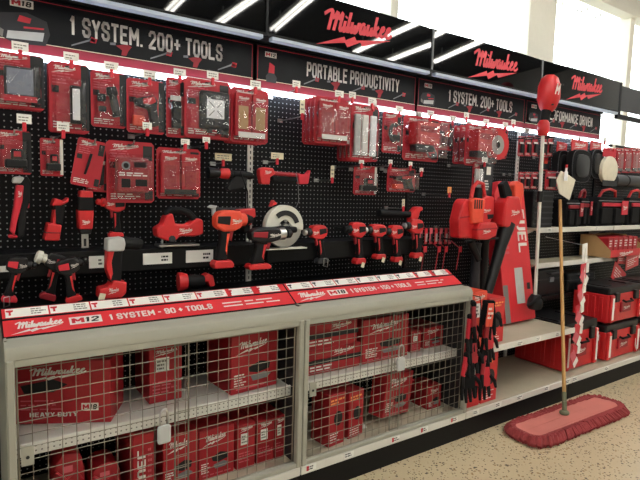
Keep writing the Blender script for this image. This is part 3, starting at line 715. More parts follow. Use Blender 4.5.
        b = MB(); b.quad(-W*.3, W*.3, H*.12, H*.2, d*.4); b.build('white_band', 'white_print', t)
    elif kind == 'dark':
        b = MB(); b.box((0, d*.2, -H*.12), (W*.66, d*.5, H*.5), .006, seg=2); b.build('product', 'dark_grey', t)
        b = MB(); b.box((-W*.1, -d*.08, H*.05), (W*.3, .004, H*.2)); b.build('product_window', 'orange_red', t)
    if shell:
        dd = depth*0.62; e = .008
        b = MB()
        v0 = [(-W/2+e, depth*.5, -H/2+e), (W/2-e, depth*.5, -H/2+e), (W/2-e, depth*.5, H*.30), (-W/2+e, depth*.5, H*.30)]
        v1 = [(-W/2+.02, -depth*.32, -H/2+.02), (W/2-.02, -depth*.32, -H/2+.02), (W/2-.02, -depth*.32, H*.25), (-W/2+.02, -depth*.32, H*.25)]
        if kind == 'bigbox': v1 = [(x, -depth*.85, z+(H*.1 if z > 0 else 0)) for x, _, z in v1]
        A = [b.bm.verts.new(p) for p in v0]; B_ = [b.bm.verts.new(p) for p in v1]
        b.bm.faces.new(B_)
        for i in range(4): b.bm.faces.new((A[i], A[(i+1) % 4], B_[(i+1) % 4], B_[i]))
        b.build('clear_shell', 'clear_plastic', t)
    for k_ in range(copies):
        o = dup(t, (c.x, y+step*(k_+1), c.z), (deep or ' '.join(('spare pack behind the '+label).split()[:16])), group)
    if hk:
        tx, tz = c.x+tilt*H*.5, c.z+H/2-0.016
        hook(tx, tz, y-0.03, 0 if tagpx == 0 else 0.055, ' '.join((('bare steel' if tagpx == 0 else 'tagged steel')+' peg hook holding the '+label).split()[:16]))
    return t

Y1 = 2.33
blister((-6, 52, 45, 108), Y1, 'tablet', 'red carded pack with square grey work light and black side stripe', side=(.22, .5), copies=1)
blister((50, 62, 90, 132), Y1, 'panel', 'red carded pack with tall white panel light', side=(.3, .5), copies=1)
blister((92, 71, 127, 127), Y1, 'torch', 'clear pack with black torch and charger on red card', side=(.32, .5))
blister((128, 79, 166, 133), Y1, 'tool', 'clear pack with small black and red pistol tool and orange pouch', side=(.34, .5))
blister((168, 77, 186, 137), Y1+.03, 'small', 'narrow red pack squeezed beside the cross-lens light', hk=True)
blister((186, 79, 232, 138), Y1, 'xlight', 'red carded pack with black square light and white cross lens', copies=1)
blister((233, 88, 270, 143), Y1, 'pair', 'twin red carton pack with white leaflet beside the white post', side=(.40, .5, 'red_print'), copies=2, deep='twin red carton pack queued behind the one with leaflet', group='leaflet carton packs on one hook')
Y2 = 2.36
blister((-4, 130, 32, 174), Y2, 'battery', 'red carded pack with black battery and black right edge', side=(.25, .5), tagpx=0)
blister((41, 138, 64, 176), Y2, 'battery', 'small red carded pack with black battery and white right edge', side=(.36, .5, 'white_print'), tagpx=0)
blister((75, 139, 104, 187), Y2, 'pen', 'tilted red card with slim black knife', tilt=0.18, shell=False, tagpx=0)
blister((88, 147, 110, 192), Y2+.03, 'small', 'plain red card with tiny black item half behind the tilted knife card', tilt=0.05, shell=False, tagpx=0)
blister((108, 141, 156, 203), Y2, 'charger', 'large clear pack with red charger tray and round dial', depth=.06, tagpx=0)
blister((158, 148, 202, 199), Y2, 'pair', 'clear twin pack of red cartons with black belly band', tagpx=0)
blister((317, 97, 352, 144), Y1, 'pair', 'clear twin pack of red cartons in front on a full hook', side=(.44, .5, 'white_print'), copies=3, step=.04, deep='clear twin pack queued behind another on a full hook', group='twin packs on one hook')
blister((353, 104, 381, 161), Y1, 'clear', 'tall clear plastic pack with white and grey reflection bars', copies=3, step=.04, deep='tall clear pack queued behind the white insert pack', group='clear packs on one hook')
blister((385, 112, 404, 153), Y1, 'clamp', 'narrow red card with dark clamp and steel screw')
blister((407, 116, 443, 161), Y1, 'bigbox', 'clear pack with red carton and coiled grey strap', depth=.07)
blister((441, 121, 455, 150), Y1+.05, 'dark', 'grey and orange pack between two clear carton packs', tagpx=None)
blister((469, 124, 492, 166), Y1-.03, 'bigbox', 'clear pack with red carton overlapping the round blade pack', depth=.07)
blister((456, 126, 472, 164), Y1+.12, 'small', 'dim red card far back on its hook beside the clear carton pack', copies=1, step=-.05)
blister((490, 127, 510, 158), Y1, 'blade', 'round red blade pack with steel disc', shell=False)
blister((356, 166, 379, 195), Y2+.05, 'battery', 'red carded pack with black battery hanging alone above the red drills', side=(.40, .5, 'white_print'), tagpx=0)
blister((391, 168, 419, 192), Y2+.03, 'tool', 'clear pack with black and red light hanging above the red drills', depth=.07, tagpx=0)
c_ = blister((475, 162, 484, 197), 2.3, 'clear', 'slim clear pack hanging beside a tall black carton', hk=True)
# tall black carton with white label next to it
c, W, H = rect(483, 160, 493, 196, 2.32)
t = thing('black_carton', 'tall black carton with white label above the red vacuum', 'carton', c)
b = MB(); b.box((0, .015, 0), (W, .03, H), .002); b.build('body', 'dark_grey', t)
b = MB(); b.box((0, -.002, H*.2), (W*.4, .003, H*.22)); b.build('label_sticker', 'white_paper', t)
b = MB(); print_lines(b, -W*.35, W*.2, -H*.35, -H*.05, 4, -.002); b.build('print', 'white_print', t)
hook(c.x, c.z+H/2, 2.30, 0, 'bare steel peg hook holding the tall black carton')

# free price tags on empty hooks
FREE = [
 (24, 119, 2.33, .05, .036, 'white_paper', 'white price tag on hook under the square grey work light pack'), (63, 127, 2.32, .045, .034, 'white_paper', 'white price tag on hook over the foot of the white panel light pack'),
 (147, 126, 2.32, .04, .03, 'white_paper', 'white price tag on hook over the orange pouch pack'), (185, 142, 2.32, .04, .026, 'white_paper', 'white price tag on hook above the black banded twin pack'),
 (206, 140, 2.32, .036, .026, 'white_paper', 'white price tag on hook under the cross lens light pack'), (223, 157, 2.45, .09, .036, 'cream_paper', 'wide cream price tag on hook above the black torch with red collar'),
 (277, 156, 2.45, .075, .034, 'cream_paper', 'wide cream price tag on hook above the level red stick tool'), (302, 107, 2.35, .028, .075, 'cream_paper', 'upright cream price tag on empty hook beside the full hook of twin packs'),
 (332, 172, 2.42, .024, .07, 'cream_paper', 'upright cream price tag on empty hook below the full hook of twin packs'), (403, 203, 2.42, .022, .05, 'cream_paper', 'upright cream price tag on hook above the long black torch'),
 (361, 162, 2.32, .035, .022, 'white_paper', 'white price tag on hook under the white insert pack'), (390, 162, 2.32, .03, .026, 'white_paper', 'white price tag on hook under the clamp card'),
 (410, 164, 2.32, .03, .026, 'white_paper', 'white price tag on hook under the coiled strap pack'), (421, 170, 2.32, .03, .024, 'white_paper', 'white price tag on hook beside the black and red light pack'),
 (449, 190, 2.35, .035, .04, 'orange', 'orange price tag on hook near the red vacuum')]
for px, py, yy, tw, th, m_, lb in FREE:
    p = at(px, py, yy); hook(p.x, p.z-th/2-.012, yy, tw, lb, m_, th)
for px, py, lb in ((296, 84, 'white price tag on empty hook over the gap beside the twin packs'), (352, 95, 'white price tag on hook between twin packs and white insert pack'), (373, 103, 'white price tag on hook above the white insert pack edge'), (466, 115, 'white price tag on hook above the dim red card'), (513, 122, 'white price tag on empty hook past the round blade pack')):
    p = at(px, py, 2.31); hook(p.x, p.z-.03, 2.31, .045, lb)

# ------------------------------------------------------------------ bare tools on display
def arm(t, p, y, zl=0.0):
    """black display peg that carries a tool from the pegboard"""
    z = t.location.z+p[1]; end = 2.394 if 1.105 < z < 1.225 and t.location.x < 2.5 else YB
    b = MB(); b.cyl((p[0], end-y, p[1]), (p[0], 0.0, p[1]), 0.006, n=6); b.build('display_peg', 'black_metal', t)
def pistol(px, y, label, flip=1, tilt=0.0, chuck='black_plastic', body='red_plastic', foot='red_plastic', tagc=False, group=None, gear='black_plastic', clip=True, name='cordless_drill', cat='drill', nose=None, patch='black_plastic', small=False):
    c, W, H = rect(*px, y)
    t = thing(name, label, cat, c, (0, tilt, 0), group)
    if flip < 0: t.scale = (-1, 1, 1)
    u = lambda pts: [((a-.5)*W, (z-.5)*H) for a, z in pts]
    th = min(W, H)*.30
    b = MB(); b.prism(u([(.30, .86), (.36, .99), (.70, 1.0), (.90, .97), (.99, .88), (.98, .72), (.80, .63), (.52, .64), (.33, .70)]), -th*.5, th*.5, th*.16, seg=2); bd = b.build('motor_housing', body, t)
    b = MB(); b.prism(u([(.62, .90), (.94, .90), (.95, .78), (.64, .74)]), -th*.54, th*.54, th*.05); b.build('side_grip', patch, bd)
    lg = logo(bd, 'white_print', (W*-.03, -th*.512, H*.31), W*.26, H*.09)
    if flip < 0:            # keep the word mark readable on mirrored tools
        for v in lg.data.vertices: v.co.x = -.06*W-v.co.x
    zc = (.83-.5)*H
    b = MB(); b.lathe([(0, th*.34), (.25, th*.52), (1, th*.5)], (-.34*W, 0, zc), (-.16*W, 0, zc), 14); b.build('gear_case', gear, t)
    b = MB(); b.lathe(nose or [(0, th*.12), (.18, th*.24), (.3, th*.36), (.75, th*.38), (.8, th*.3), (1, th*.3)], (-.5*W, 0, zc), (-.32*W, 0, zc), 14); b.build('chuck', chuck, t)
    b = MB(); b.prism(u([(.60, .66), (.86, .68), (.84, .50), (.92, .24), (.96, .13), (.66, .13), (.68, .26), (.62, .48)]), -th*.34, th*.34, th*.14, seg=2); gp = b.build('grip', 'black_rubber', t)
    b = MB(); b.prism(u([(.62, .60), (.70, .60), (.74, .30), (.69, .22), (.68, .36)]), -th*.36, th*.36, th*.04); b.build('grip_inlay', 'red_plastic' if body == 'black_plastic' else body, gp)
    b = MB(); b.prism(u([(.50, .65), (.61, .65), (.64, .50), (.55, .46), (.53, .56)]), -th*.18, th*.18, th*.05); b.build('trigger', 'red_card_dark', t)
    b = MB(); b.prism(u([(.54, .0), (.52, .07), (.60, .14), (.98, .14), (1.03, .07), (1.0, .0)]), -th*.5, th*.5, th*.1, seg=2); ft = b.build('battery_foot', foot, t)
    if clip:
        b = MB(); b.tube([((a-.5)*W, -th*.56, (z-.5)*H) for a, z in ((.78, .14), (.76, -.06), (.92, -.10), (.96, .10), (.80, .14))], .0025, 5); b.build('belt_clip', 'steel', ft)
    if tagc:
        b = MB(); b.box((.34*W, -th*.6, -.52*H), (.022, .002, .03), 0, Matrix.Rotation(.3, 3, 'Y')); b.build('hang_tag', 'cream_paper', t)
    arm(t, (.12*W, .30*H), y)
    return t
DG = 'bare red and black cordless drills on display'
YT = 2.36
pistol((343, 222, 364, 264), YT, 'red drill with black round front above a black ledge, beside a second red drill', tagc=True, chuck='black_rubber', clip=False, nose=[(0, .012), (.1, .02), (.8, .022), (1, .018)])
pistol((363, 224, 384, 259), YT, 'red impact driver with silver nose between two red drills', tagc=True, chuck='steel', clip=False)
pistol((383, 225, 401, 262), YT, 'red drill with black nose, bare foot, next to the driver with silver nose', tagc=True, clip=False)
pistol((402, 219, 421, 258), YT, 'red drill with grey nose under the long black torch', tagc=True, chuck='mid_grey', clip=False)
pistol((303, 225, 326, 264), YT, 'small red impact driver right of the silver circular saw', chuck='steel', foot='dark_grey', tilt=-.06)
pistol((213, 210, 252, 267), 2.30, 'large red rotary hammer pistol beside the white post', flip=-1, chuck='black_rubber', gear='orange_red', body='orange_red', tilt=.0, nose=[(0, .016), (.5, .022), (.6, .026), (1, .028)], clip=False, small=True)
t = pistol((248, 227, 292, 268), 2.27, 'red and black drill with long silver sleeve in front of the circular saw', flip=-1, chuck='black_plastic', gear='steel', tilt=.0, clip=False, body='black_plastic', patch='red_card_dark', small=True)
pistol((4, 257, 36, 302), 2.30, 'compact red and black drill standing on the tray, black chuck', flip=-1, tilt=.12, body='black_plastic', patch='red_print', clip=True, foot='red_print')
pistol((29, 252, 63, 298), 2.37, 'compact drill with silver cone nose among the small drills', tilt=.35, chuck='silver_cast', gear='silver_cast', body='black_plastic', patch='red_print', foot='red_card_dark', nose=[(0, .02), (.2, .026), (1, .028)], clip=False)
pistol((60, 256, 93, 300), 2.27, 'compact red ratchet drill with thin wire beside the grey-headed tool', flip=-1, tilt=-.25, body='black_plastic', patch='red_print', clip=False)
# small pistol hanging beside the multi-tool
pistol((94, 196, 124, 237), 2.42, 'red pistol tool hanging alone under the large charger pack', tilt=.1, flip=1, gear='red_plastic', chuck='red_plastic', clip=False, name='pistol_tool', cat='tool')

def stack_tool(px, y, label, segs, tilt=0.0, name='stick_tool', cat='tool', th=0.45):
    """upright tool built from profile pieces: (name, material, points in 0..1, thickness factor)"""
    c, W, H = rect(*px, y)
    t = thing(name, label, cat, c, (0, tilt, 0))
    d = W*th
    for nm, m, pts, f in segs:
        b = MB(); b.prism([((a-.5)*W, (z-.5)*H) for a, z in pts], -d*f, d*f, min(d*f*.35, .006), seg=2); b.build(nm, m, t)
    arm(t, (0, .25*H), y)
    return t, W, H, d
t, W, H, d = stack_tool((9, 176, 29, 239), 2.42, 'slim upright grey and red ratchet handle on the pegboard', [
    ('handle', 'black_rubber', [(.45, .02), (.80, .05), (.85, .45), (1.0, .6), (1.0, .92), (.85, 1.0), (.4, 1.0), (.35, .5)], .8),
    ('shell', 'red_print', [(.08, .12), (.3, .06), (.42, .3), (.62, .6), (.66, .86), (.3, .86), (.22, .5)], 1.0),
    ('head', 'light_grey', [(.1, .88), (.5, .88), (.7, .98), (.4, 1.0), (.12, .97)], .95),
    ('foot_ring', 'red_print', [(.0, .02), (.45, .02), (.5, .06), (.05, .07)], .9), ('button', 'red_print', [(.86, .5), (1.0, .5), (1.0, .6), (.86, .6)], .5)], .06)
logo(t, 'white_print', (-.02*W, -d*1.01, .22*H), W*.2, H*.1)
t, W, H, d = stack_tool((43, 196, 67, 240), 2.42, 'upright black handled right-angle drill with red head and red foot', [
    ('handle', 'black_rubber', [(.36, .36), (.78, .36), (.86, .85), (.42, .85)], .75), ('head', 'red_plastic', [(.3, .78), (.4, .96), (.8, .9), (1.0, 1.0), (.98, .88), (.7, .80)], .9),
    ('inlay', 'red_plastic', [(.35, .36), (.5, .36), (.46, .7), (.4, .7)], .82), ('battery_foot', 'red_plastic', [(.04, .0), (.66, .0), (.74, .36), (.16, .40)], 1.0), ('seam', 'black_print', [(.04, .17), (.70, .17), (.70, .19), (.04, .19)], 1.03)], .05)
t, W, H, d = stack_tool((76, 188, 93, 248), 2.42, 'upright multi-tool with black collar and steel blade below', [
    ('body', 'red_plastic', [(.10, .32), (.9, .32), (.98, .6), (.94, .96), (.2, .96), (.05, .6)], 1.0), ('collar', 'black_rubber', [(.06, .62), (.98, .62), (.96, .86), (.10, .86)], 1.05),
    ('nose', 'black_plastic', [(.2, .24), (.8, .24), (.88, .33), (.12, .33)], .8), ('blade', 'steel', [(.28, .0), (.72, .0), (.70, .25), (.30, .25)], .12), ('blade_slot', 'black_print', [(.42, .03), (.58, .03), (.58, .16), (.42, .16)], .14)])
logo(t, 'white_print', (0, -d*1.01, -.06*H), W*.5, H*.08)
# cable strip cutter with grey gear head above a red battery foot
t, W, H, d = stack_tool((93, 237, 124, 299), 2.27, 'upright tool with big grey head and red foot over the tray', [
    ('grip', 'black_rubber', [(.50, .28), (.86, .28), (.92, .80), (.52, .80)], .5), ('inlay', 'red_plastic', [(.38, .5), (.52, .3), (.6, .42), (.56, .60), (.66, .80), (.42, .80)], .55),
    ('gear_head', 'light_grey', [(.40, .78), (.95, .78), (1.0, .90), (.94, 1.0), (.42, .98)], .75), ('battery_foot', 'red_plastic', [(.12, .04), (.82, .02), (1.0, .10), (1.02, .28), (.6, .32), (.45, .22), (.15, .20)], .8)], .0, th=.4)
b = MB(); b.lathe([(0, .028), (.8, .026), (1, .02)], (.42*W, 0, .40*H), (1.1*W, .0, .37*H), 14); b.build('cylinder', 'black_rubber', t)
b = MB(); b.cyl((-.02*W, -d*.4, .42*H), (-.02*W, -d*.4, .28*H), .008); b.build('gear_bolt', 'steel', t)
logo(t, 'white_print', (.08*W, -d*.82, -.34*H), W*.34, H*.09)
b = MB(); b.box((-.30*W, -d*.85, -.43*H), (.024, .003, .032), 0, Matrix.Rotation(.25, 3, 'Y')); b.build('hang_tag', 'cream_paper', t)

# jigsaw on the ledge
c, W, H = rect(154, 209, 201, 247, 2.40)
t = thing('jigsaw', 'red jigsaw with black top handle standing on the ledge', 'jigsaw', c)
u = lambda pts: [((a-.5)*W, (z-.5)*H) for a, z in pts]
b = MB(); b.prism(u([(.02, .30), (.0, .52), (.14, .62), (.20, .84), (.34, .90), (.40, .62), (.66, .60), (.78, .70), (.92, .76), (1.0, .70), (1.0, .34), (.80, .28), (.5, .30), (.40, .18), (.24, .18)]), -.035, .035, .008, seg=2); o = b.build('body', 'red_plastic', t)
logo(o, 'white_print', (.1*W, -.0365, -.06*H), W*.3, H*.15)
b = MB(); b.tube([((a-.5)*W, 0, (z-.5)*H) for a, z in ((.22, .84), (.34, .97), (.55, .97), (.72, .90), (.84, .74))], .017, 8); b.build('top_handle', 'black_rubber', t)
b = MB(); b.box((-.02*W, 0, -.44*H), (W*.86, .075, H*.06), .003); b.build('base_shoe', 'steel', t)
b = MB(); b.cyl((-.18*W, -.04, -.26*H), (-.18*W, .03, -.26*H), .016); b.build('shoe_bracket', 'dark_grey', t)
b = MB(); b.box((-.33*W, 0, -.42*H), (.008, .002, H*.3)); b.build('blade', 'steel', t)

# headless red and black body lying on the tray
c, W, H = rect(178, 270, 213, 291, 2.34)
t = thing('light_head', 'small red and black tool with open ring end lying on the tray', 'tool', c)
b = MB()
R_ = H*.44
b.lathe([(0, R_*.72), (0, R_), (.12, R_), (.3, R_*.8), (.3, R_*.5), (0.02, R_*.70)], (-.5*W, 0, 0), (.3*W, -.02, 0), 16); b.build('ring', 'red_plastic', t)
b = MB(); b.lathe([(0, R_*.6), (.3, R_*.75), (1, R_*.6)], (-.28*W, -.005, 0), (.2*W, -.01, -.02*H), 12); b.build('barrel', 'black_rubber', t)
b = MB(); b.prism([(.05*W, .1*H), (.30*W, .34*H), (.46*W, .2*H), (.52*W, -.3*H), (.36*W, -.34*H), (.3*W, -.05*H), (.1*W, -.12*H)], -.025, .025, .006, seg=2); b.build('hook', 'red_plastic', t)
b = MB(); b.box((0, .02, -.47*H), (W*.5, .02, H*.08)); b.build('rest', 'black_plastic', t)

# circular saw
c = at(284, 227, 2.36); S = 0.5*(at(302, 227, 2.36).x-at(266, 227, 2.36).x)
t = thing('circular_saw', 'silver guarded circular saw with black handle on the ledge', 'circular saw', c)
def half_disc(r0, r1, a0, a1, n=20):
    return [(r1*math.cos(a0+(a1-a0)*i/n), r1*math.sin(a0+(a1-a0)*i/n)) for i in range(n+1)] + [(r0*math.cos(a1-(a1-a0)*i/n), r0*math.sin(a1-(a1-a0)*i/n)) for i in range(n+1)]
b = MB(); b.prism(half_disc(S*.34, S*1.05, -.15, PI+.5), -.012, .03, .004); b.build('upper_guard', 'silver_cast', t)
b = MB(); b.prism(half_disc(S*.34, S*.98, PI+.5, 2*PI-.15), -.006, .024, .004); b.build('lower_guard', 'steel', t)
b = MB(); b.prism(half_disc(S*.56, S*.80, .3, 2.3), -.016, -.011); b.build('guard_slot', 'black_print', t)
b = MB(); b.cyl((0, -.004, 0), (0, .02, 0), S*.5, n=20); b.build('gear_plate', 'black_plastic', t)
b = MB(); b.cyl((0, -.02, 0), (0, .0, 0), S*.18, n=12); b.build('arbor_bolt', 'steel', t)
for i, (dx, dz) in enumerate(((-.28, .1), (.3, .12), (.05, .3), (-.1, -.3))):
    b = MB(); b.cyl((dx*S, -.01, dz*S), (dx*S, .0, dz*S), S*.08, n=8); b.build('screw', 'steel', t)
b = MB(); b.lathe([(0, S*.16), (.5, S*.2), (1, S*.14)], (-S*.9, -.03, -S*.12), (S*.5, -.03, -S*.12), 12); b.build('front_handle', 'black_rubber', t)
b = MB(); b.tube([(S*.2, .05, S*.9), (S*.5, .06, S*1.0), (S*1.0, .07, S*.8), (S*1.25, .07, S*.2)], .016, 8); b.build('rear_handle', 'black_rubber', t)
b = MB(); b.lathe([(0, S*.4), (.8, S*.38), (1, S*.25)], (0, .03, .05), (0, .12, .05), 14); b.build('motor', 'red_plastic', t)
b = MB(); b.box((.0, -.004, -S*1.02), (S*2.3, .06, .006)); b.build('base_shoe', 'silver_cast', t)
b = MB(); b.prism([(-S*.75, S*.95), (-S*.6, S*1.3), (-S*.35, S*1.1)], .0, .03, .004); b.build('front_knob', 'red_plastic', t)

# red right-angle stick lamp and black lamp hanging sideways
c, W, H = rect(258, 167, 309, 185, 2.44)
t = thing('inspection_light', 'red and black stick tool hung level with cord below', 'tool', c)
b = MB(); b.prism([(-.5*W, .3*H), (-.44*W, .42*H), (-.25*W, .40*H), (-.2*W, .1*H), (-.30*W, -.1*H), (-.31*W, -.5*H), (-.46*W, -.5*H), (-.5*W, 0)], -.02, .02, .005, seg=2); o = b.build('head', 'red_plastic', t)
logo(o, 'white_print', (-.35*W, -.0215, .16*H), W*.13, H*.2)
b = MB(); b.lathe([(0, .012), (.1, .014), (.2, .011), (.3, .014), (.5, .011), (.6, .014), (.8, .012), (1, .013)], (-.24*W, 0, .12*H), (.3*W, 0, .08*H), 10); b.build('neck', 'red_card_dark', t)
b = MB(); b.box((0, .0, -.16*H), (.5*W, .03, .28*H), .005); b.build('barrel', 'black_rubber', t)
b = MB(); b.prism([(.24*W, .15*H), (.42*W, .15*H), (.5*W, .42*H), (.46*W, -.4*H), (.28*W, -.42*H)], -.018, .018, .004); b.build('battery_foot', 'red_print', t)
b = MB(); b.tube([(.2*W, -.015, .2*H), (.24*W, -.02, -.4*H), (.3*W, .0, -1.4*H), (.34*W, .08, -2.2*H), (.33*W, .13, -2.4*H)], .002, 5); b.build('tether', 'mid_grey', t)
arm(t, (-.05*W, -.12*H), 2.44)
c, W, H = rect(207, 162, 252, 188, 2.44)
t = thing('work_torch', 'black torch with red collar hung level beside the white post', 'torch', c)
b = MB(); b.lathe([(0, .022), (.1, .026), (.2, .024), (.25, .018), (.9, .02), (1, .016)], (-.1*W, 0, .05*H), (.5*W, 0, .0), 12); b.build('barrel', 'black_rubber', t)
b = MB(); b.lathe([(0, .018), (.2, .026), (.9, .027), (1, .02)], (-.24*W, 0, .05*H), (-.02*W, 0, .05*H), 12); b.build('collar', 'red_plastic', t)
b = MB(); b.lathe([(0, .03), (.6, .026), (1, .018)], (-.48*W, 0, .05*H), (-.22*W, 0, .05*H), 12); b.build('head', 'black_plastic', t)
b = MB(); b.prism([(.1*W, 0), (.4*W, 0), (.3*W, -.5*H), (-.05*W, -.62*H), (-.1*W, -.5*H)], -.015, .015, .005); b.build('stand', 'black_plastic', t)
arm(t, (.1*W, .03*H), 2.44)
# long black torch with red head above the drills
c, W, H = rect(379, 207, 421, 222, 2.42)
t = thing('work_torch', 'long black torch with red bent head above the row of drills', 'torch', c)
b = MB(); b.lathe([(0, .022), (.15, .026), (.4, .02), (1, .021)], (-.5*W, 0, .1*H), (.22*W, 0, .0), 12); b.build('barrel', 'black_rubber', t)
b = MB(); b.prism([(.2*W, -.5*H), (.2*W, .1*H), (.32*W, .5*H), (.46*W, .55*H), (.5*W, .3*H), (.42*W, .2*H), (.36*W, -.5*H)], -.022, .022, .006, seg=2); b.build('head', 'red_plastic', t)
arm(t, (-.1*W, .04*H), 2.42)
# silver clamp arm over the rotary hammer
c, W, H = rect(207, 205, 246, 216, 2.40)
t = thing('blade_tool', 'clear grey blade tool with pale tee head behind the rotary hammer', 'tool', c)
b = MB(); b.prism([(-.5*W, .3*H), (-.42*W, .5*H), (-.25*W, .42*H), (-.30*W, .2*H), (-.28*W, -.5*H), (-.38*W, -.5*H), (-.38*W, .15*H)], -.008, .008, .003); b.build('tee_head', 'light_grey', t)
b = MB(); b.box((.1*W, .01, .0), (.8*W, .012, .5*H), .003); b.build('bar', 'dark_grey', t)
arm(t, (.1*W, 0), 2.40)
c, W, H = rect(236, 208, 254, 232, 2.36)
t = thing('pistol_tool', 'small red square-headed tool in front of the white post', 'tool', c)
b = MB(); b.prism([(-.5*W, .1*H), (-.46*W, .44*H), (.44*W, .5*H), (.5*W, .14*H), (.3*W, .08*H), (.26*W, -.2*H), (-.2*W, -.2*H), (-.26*W, .08*H)], -.025, .025, .006, seg=2); b.build('head', 'red_plastic', t)
b = MB(); b.box((.02*W, 0, -.3*H), (.4*W, .036, .4*H), .006); b.build('grip', 'black_rubber', t)
b = MB(); b.tube([(.1*W, -.01, .5*H), (.1*W, .0, 1.2*H), (-.05*W, .05, 2.0*H)], .004, 5); b.build('strap', 'black_rubber', t)
arm(t, (0, .2*H), 2.36)

# little pink carded keyrings past the drills
kr = None
for i, px in enumerate((421, 426, 431, 436, 441, 446, 450)):
    c, W, H = rect(px-2.6, 228, px+2.6, 244, 2.44-.0*i)
    t = thing('carded_keyring', 'small red and white carded item on a crowded hook', 'carded item', c, (0, 0, .4), 'small carded items past the drills')
    b = MB(); b.box((0, 0, 0), (W, .003, H), .001); b.build('card', 'red_print' if i % 2 else 'pink_card', t)
    b = MB(); b.box((0, -.004, -.1*H), (W*.5, .006, H*.5), .002); b.build('item', 'light_grey' if i % 2 else 'dark_grey', t)
    if i % 3 == 0: hook(c.x, c.z+H/2-.005, 2.42, 0, 'bare steel peg hook with small carded items past the drills')
for i, px in enumerate((423, 437, 444, 458)):
    c, W, H = rect(px-2, 246, px+2, 270, 2.40)
    t = thing('lanyard', 'thin red lanyard dangling below the crowded hook', 'lanyard', c, (0, 0, 0), 'red lanyards past the drills')
    b = MB(); b.tube([(W*.5, .1, H*.7), (W*.3, .0, H*.4), (0, 0, 0), (-W*.3, 0, -H*.5)], .004, 5); b.build('strap', 'red_card_dark', t)
    b = MB(); b.box((W*.35, -.004, H*.36), (.03, .006, .04), .002); b.build('clip_card', 'red_print', t)

# ------------------------------------------------------------------ outdoor power tools
# hand vacuum on its hook
c, W, H = rect(455, 182, 492, 246, 2.28)
t = thing('hand_vacuum', 'bulky red hand vacuum hanging above the end of the cage', 'vacuum', c)
u = lambda pts: [((a-.5)*W, (z-.5)*H) for a, z in pts]
b = MB(); b.prism(u([(.06, .14), (.02, .40), (.10, .66), (.18, .74), (.62, .72), (.66, .30), (.56, .12)]), -.03, .06, .014, seg=2); b.build('body', 'red_plastic', t)
b = MB(); b.prism(u([(.30, .36), (.24, .70), (.34, .76), (.62, .74), (.58, .36)]), -.055, .0, .010, seg=2); b.build('front_cover', 'orange_red', t)
b = MB(); b.prism(u([(.40, .12), (.36, .28), (.46, .38), (.88, .38), (.94, .28), (.90, .16), (.70, .11)]), -.075, -.01, .012, seg=2); o = b.build('dust_cup', 'red_plastic', t)
b = MB(); b.prism(u([(.62, .34), (.62, .74), (.76, .80), (.98, .78), (1.0, .50), (.90, .36)]), -.02, .06, .012, seg=2); o2 = b.build('battery_bay', 'red_plastic', t)
logo(o2, 'white_print', (.28*W, -.0215, .06*H), W*.22, H*.06); logo(o, 'white_print', (.12*W, -.0765, -.26*H), W*.22, H*.06)
for k in range(4):
    b = MB(); b.box(((.33+.06*k-.5)*W, -.0555, .16*H), (.012, .004, .06), .001); b.build('vent_slot', 'black_print', t)
b = MB(); b.prism(u([(.05, .44), (.30, .46), (.30, .485), (.05, .465)]), -.032, .0); b.build('seam', 'red_card_dark', t)
b = MB(); b.prism(u([(.36, .26), (.94, .28), (.94, .30), (.37, .285)]), -.0765, -.03); b.build('seam', 'red_card_dark', t)
b = MB(); b.prism(u([(.80, .50), (.98, .50), (.96, .44), (.82, .42)]), -.0225, -.01, .002); b.build('latch', 'black_plastic', t)
b = MB(); b.tube([((a-.5)*W, -.01, (z-.5)*H) for a, z in ((.36, .72), (.40, .92), (.52, 1.0), (.66, .98), (.72, .80))], .014, 8); b.build('handle', 'red_plastic', t)
b = MB(); b.prism(u([(.45, .74), (.62, .74), (.60, .92), (.50, .92)]), -.03, .02, .006); b.build('trigger_guard', 'black_rubber', t)
b = MB(); b.lathe([(0, .03), (1, .022)], (.1*W, .05, -.44*H), (.3*W, .03, -.75*H), 10); b.build('nozzle', 'black_plastic', t)
b = MB(); b.tube([(-.4*W, .29, -.40*H), (-.3*W, -.03, -.40*H), (.5*W, -.06, -.38*H), (.55*W, .29, -.38*H)], .006, 6); b.build('wire_cradle', 'black_metal', t)
# blower
c, W, H = rect(484, 180, 518, 292, 2.26)
t = thing('leaf_blower', 'red leaf blower with long black tube pointing down', 'blower', c)
u = lambda pts: [((a-.5)*W, (z-.5)*H) for a, z in pts]
b = MB(); b.prism(u([(.36, .60), (.38, .80), (.50, .86), (.80, .86), (.92, .72), (.84, .60), (.6, .58)]), -.05, .05, .014, seg=2); o = b.build('housing', 'red_plastic', t)
logo(o, 'white_print', (.18*W, -.0515, .22*H), W*.26, H*.05)
b = MB(); b.prism(u([(.72, .84), (.70, .96), (.80, 1.0), (.96, .98), (1.0, .90), (.94, .84), (.96, .72), (.84, .72)]), -.03, .03, .010, seg=2); b.build('handle', 'orange_red', t)
b = MB(); b.prism(u([(.46, .84), (.36, .96), (.50, 1.0), (.66, .90), (.68, .84)]), -.025, .025, .008); b.build('rear_grip', 'black_rubber', t)
b = MB(); b.lathe([(0, .030), (.7, .042), (.9, .055), (1, .058)], (-.42*W, -.03, -.50*H), (.14*W, 0, .12*H), 16); b.build('tube', 'black_plastic', t)
b = MB(); b.prism([(-.25*W, .05*H), (.0, .10*H), (.0, .14*H), (-.3*W, .12*H)], .03, .05, .003); b.build('strap', 'black_rubber', t)
arm(t, (.12*W, .25*H), 2.26)
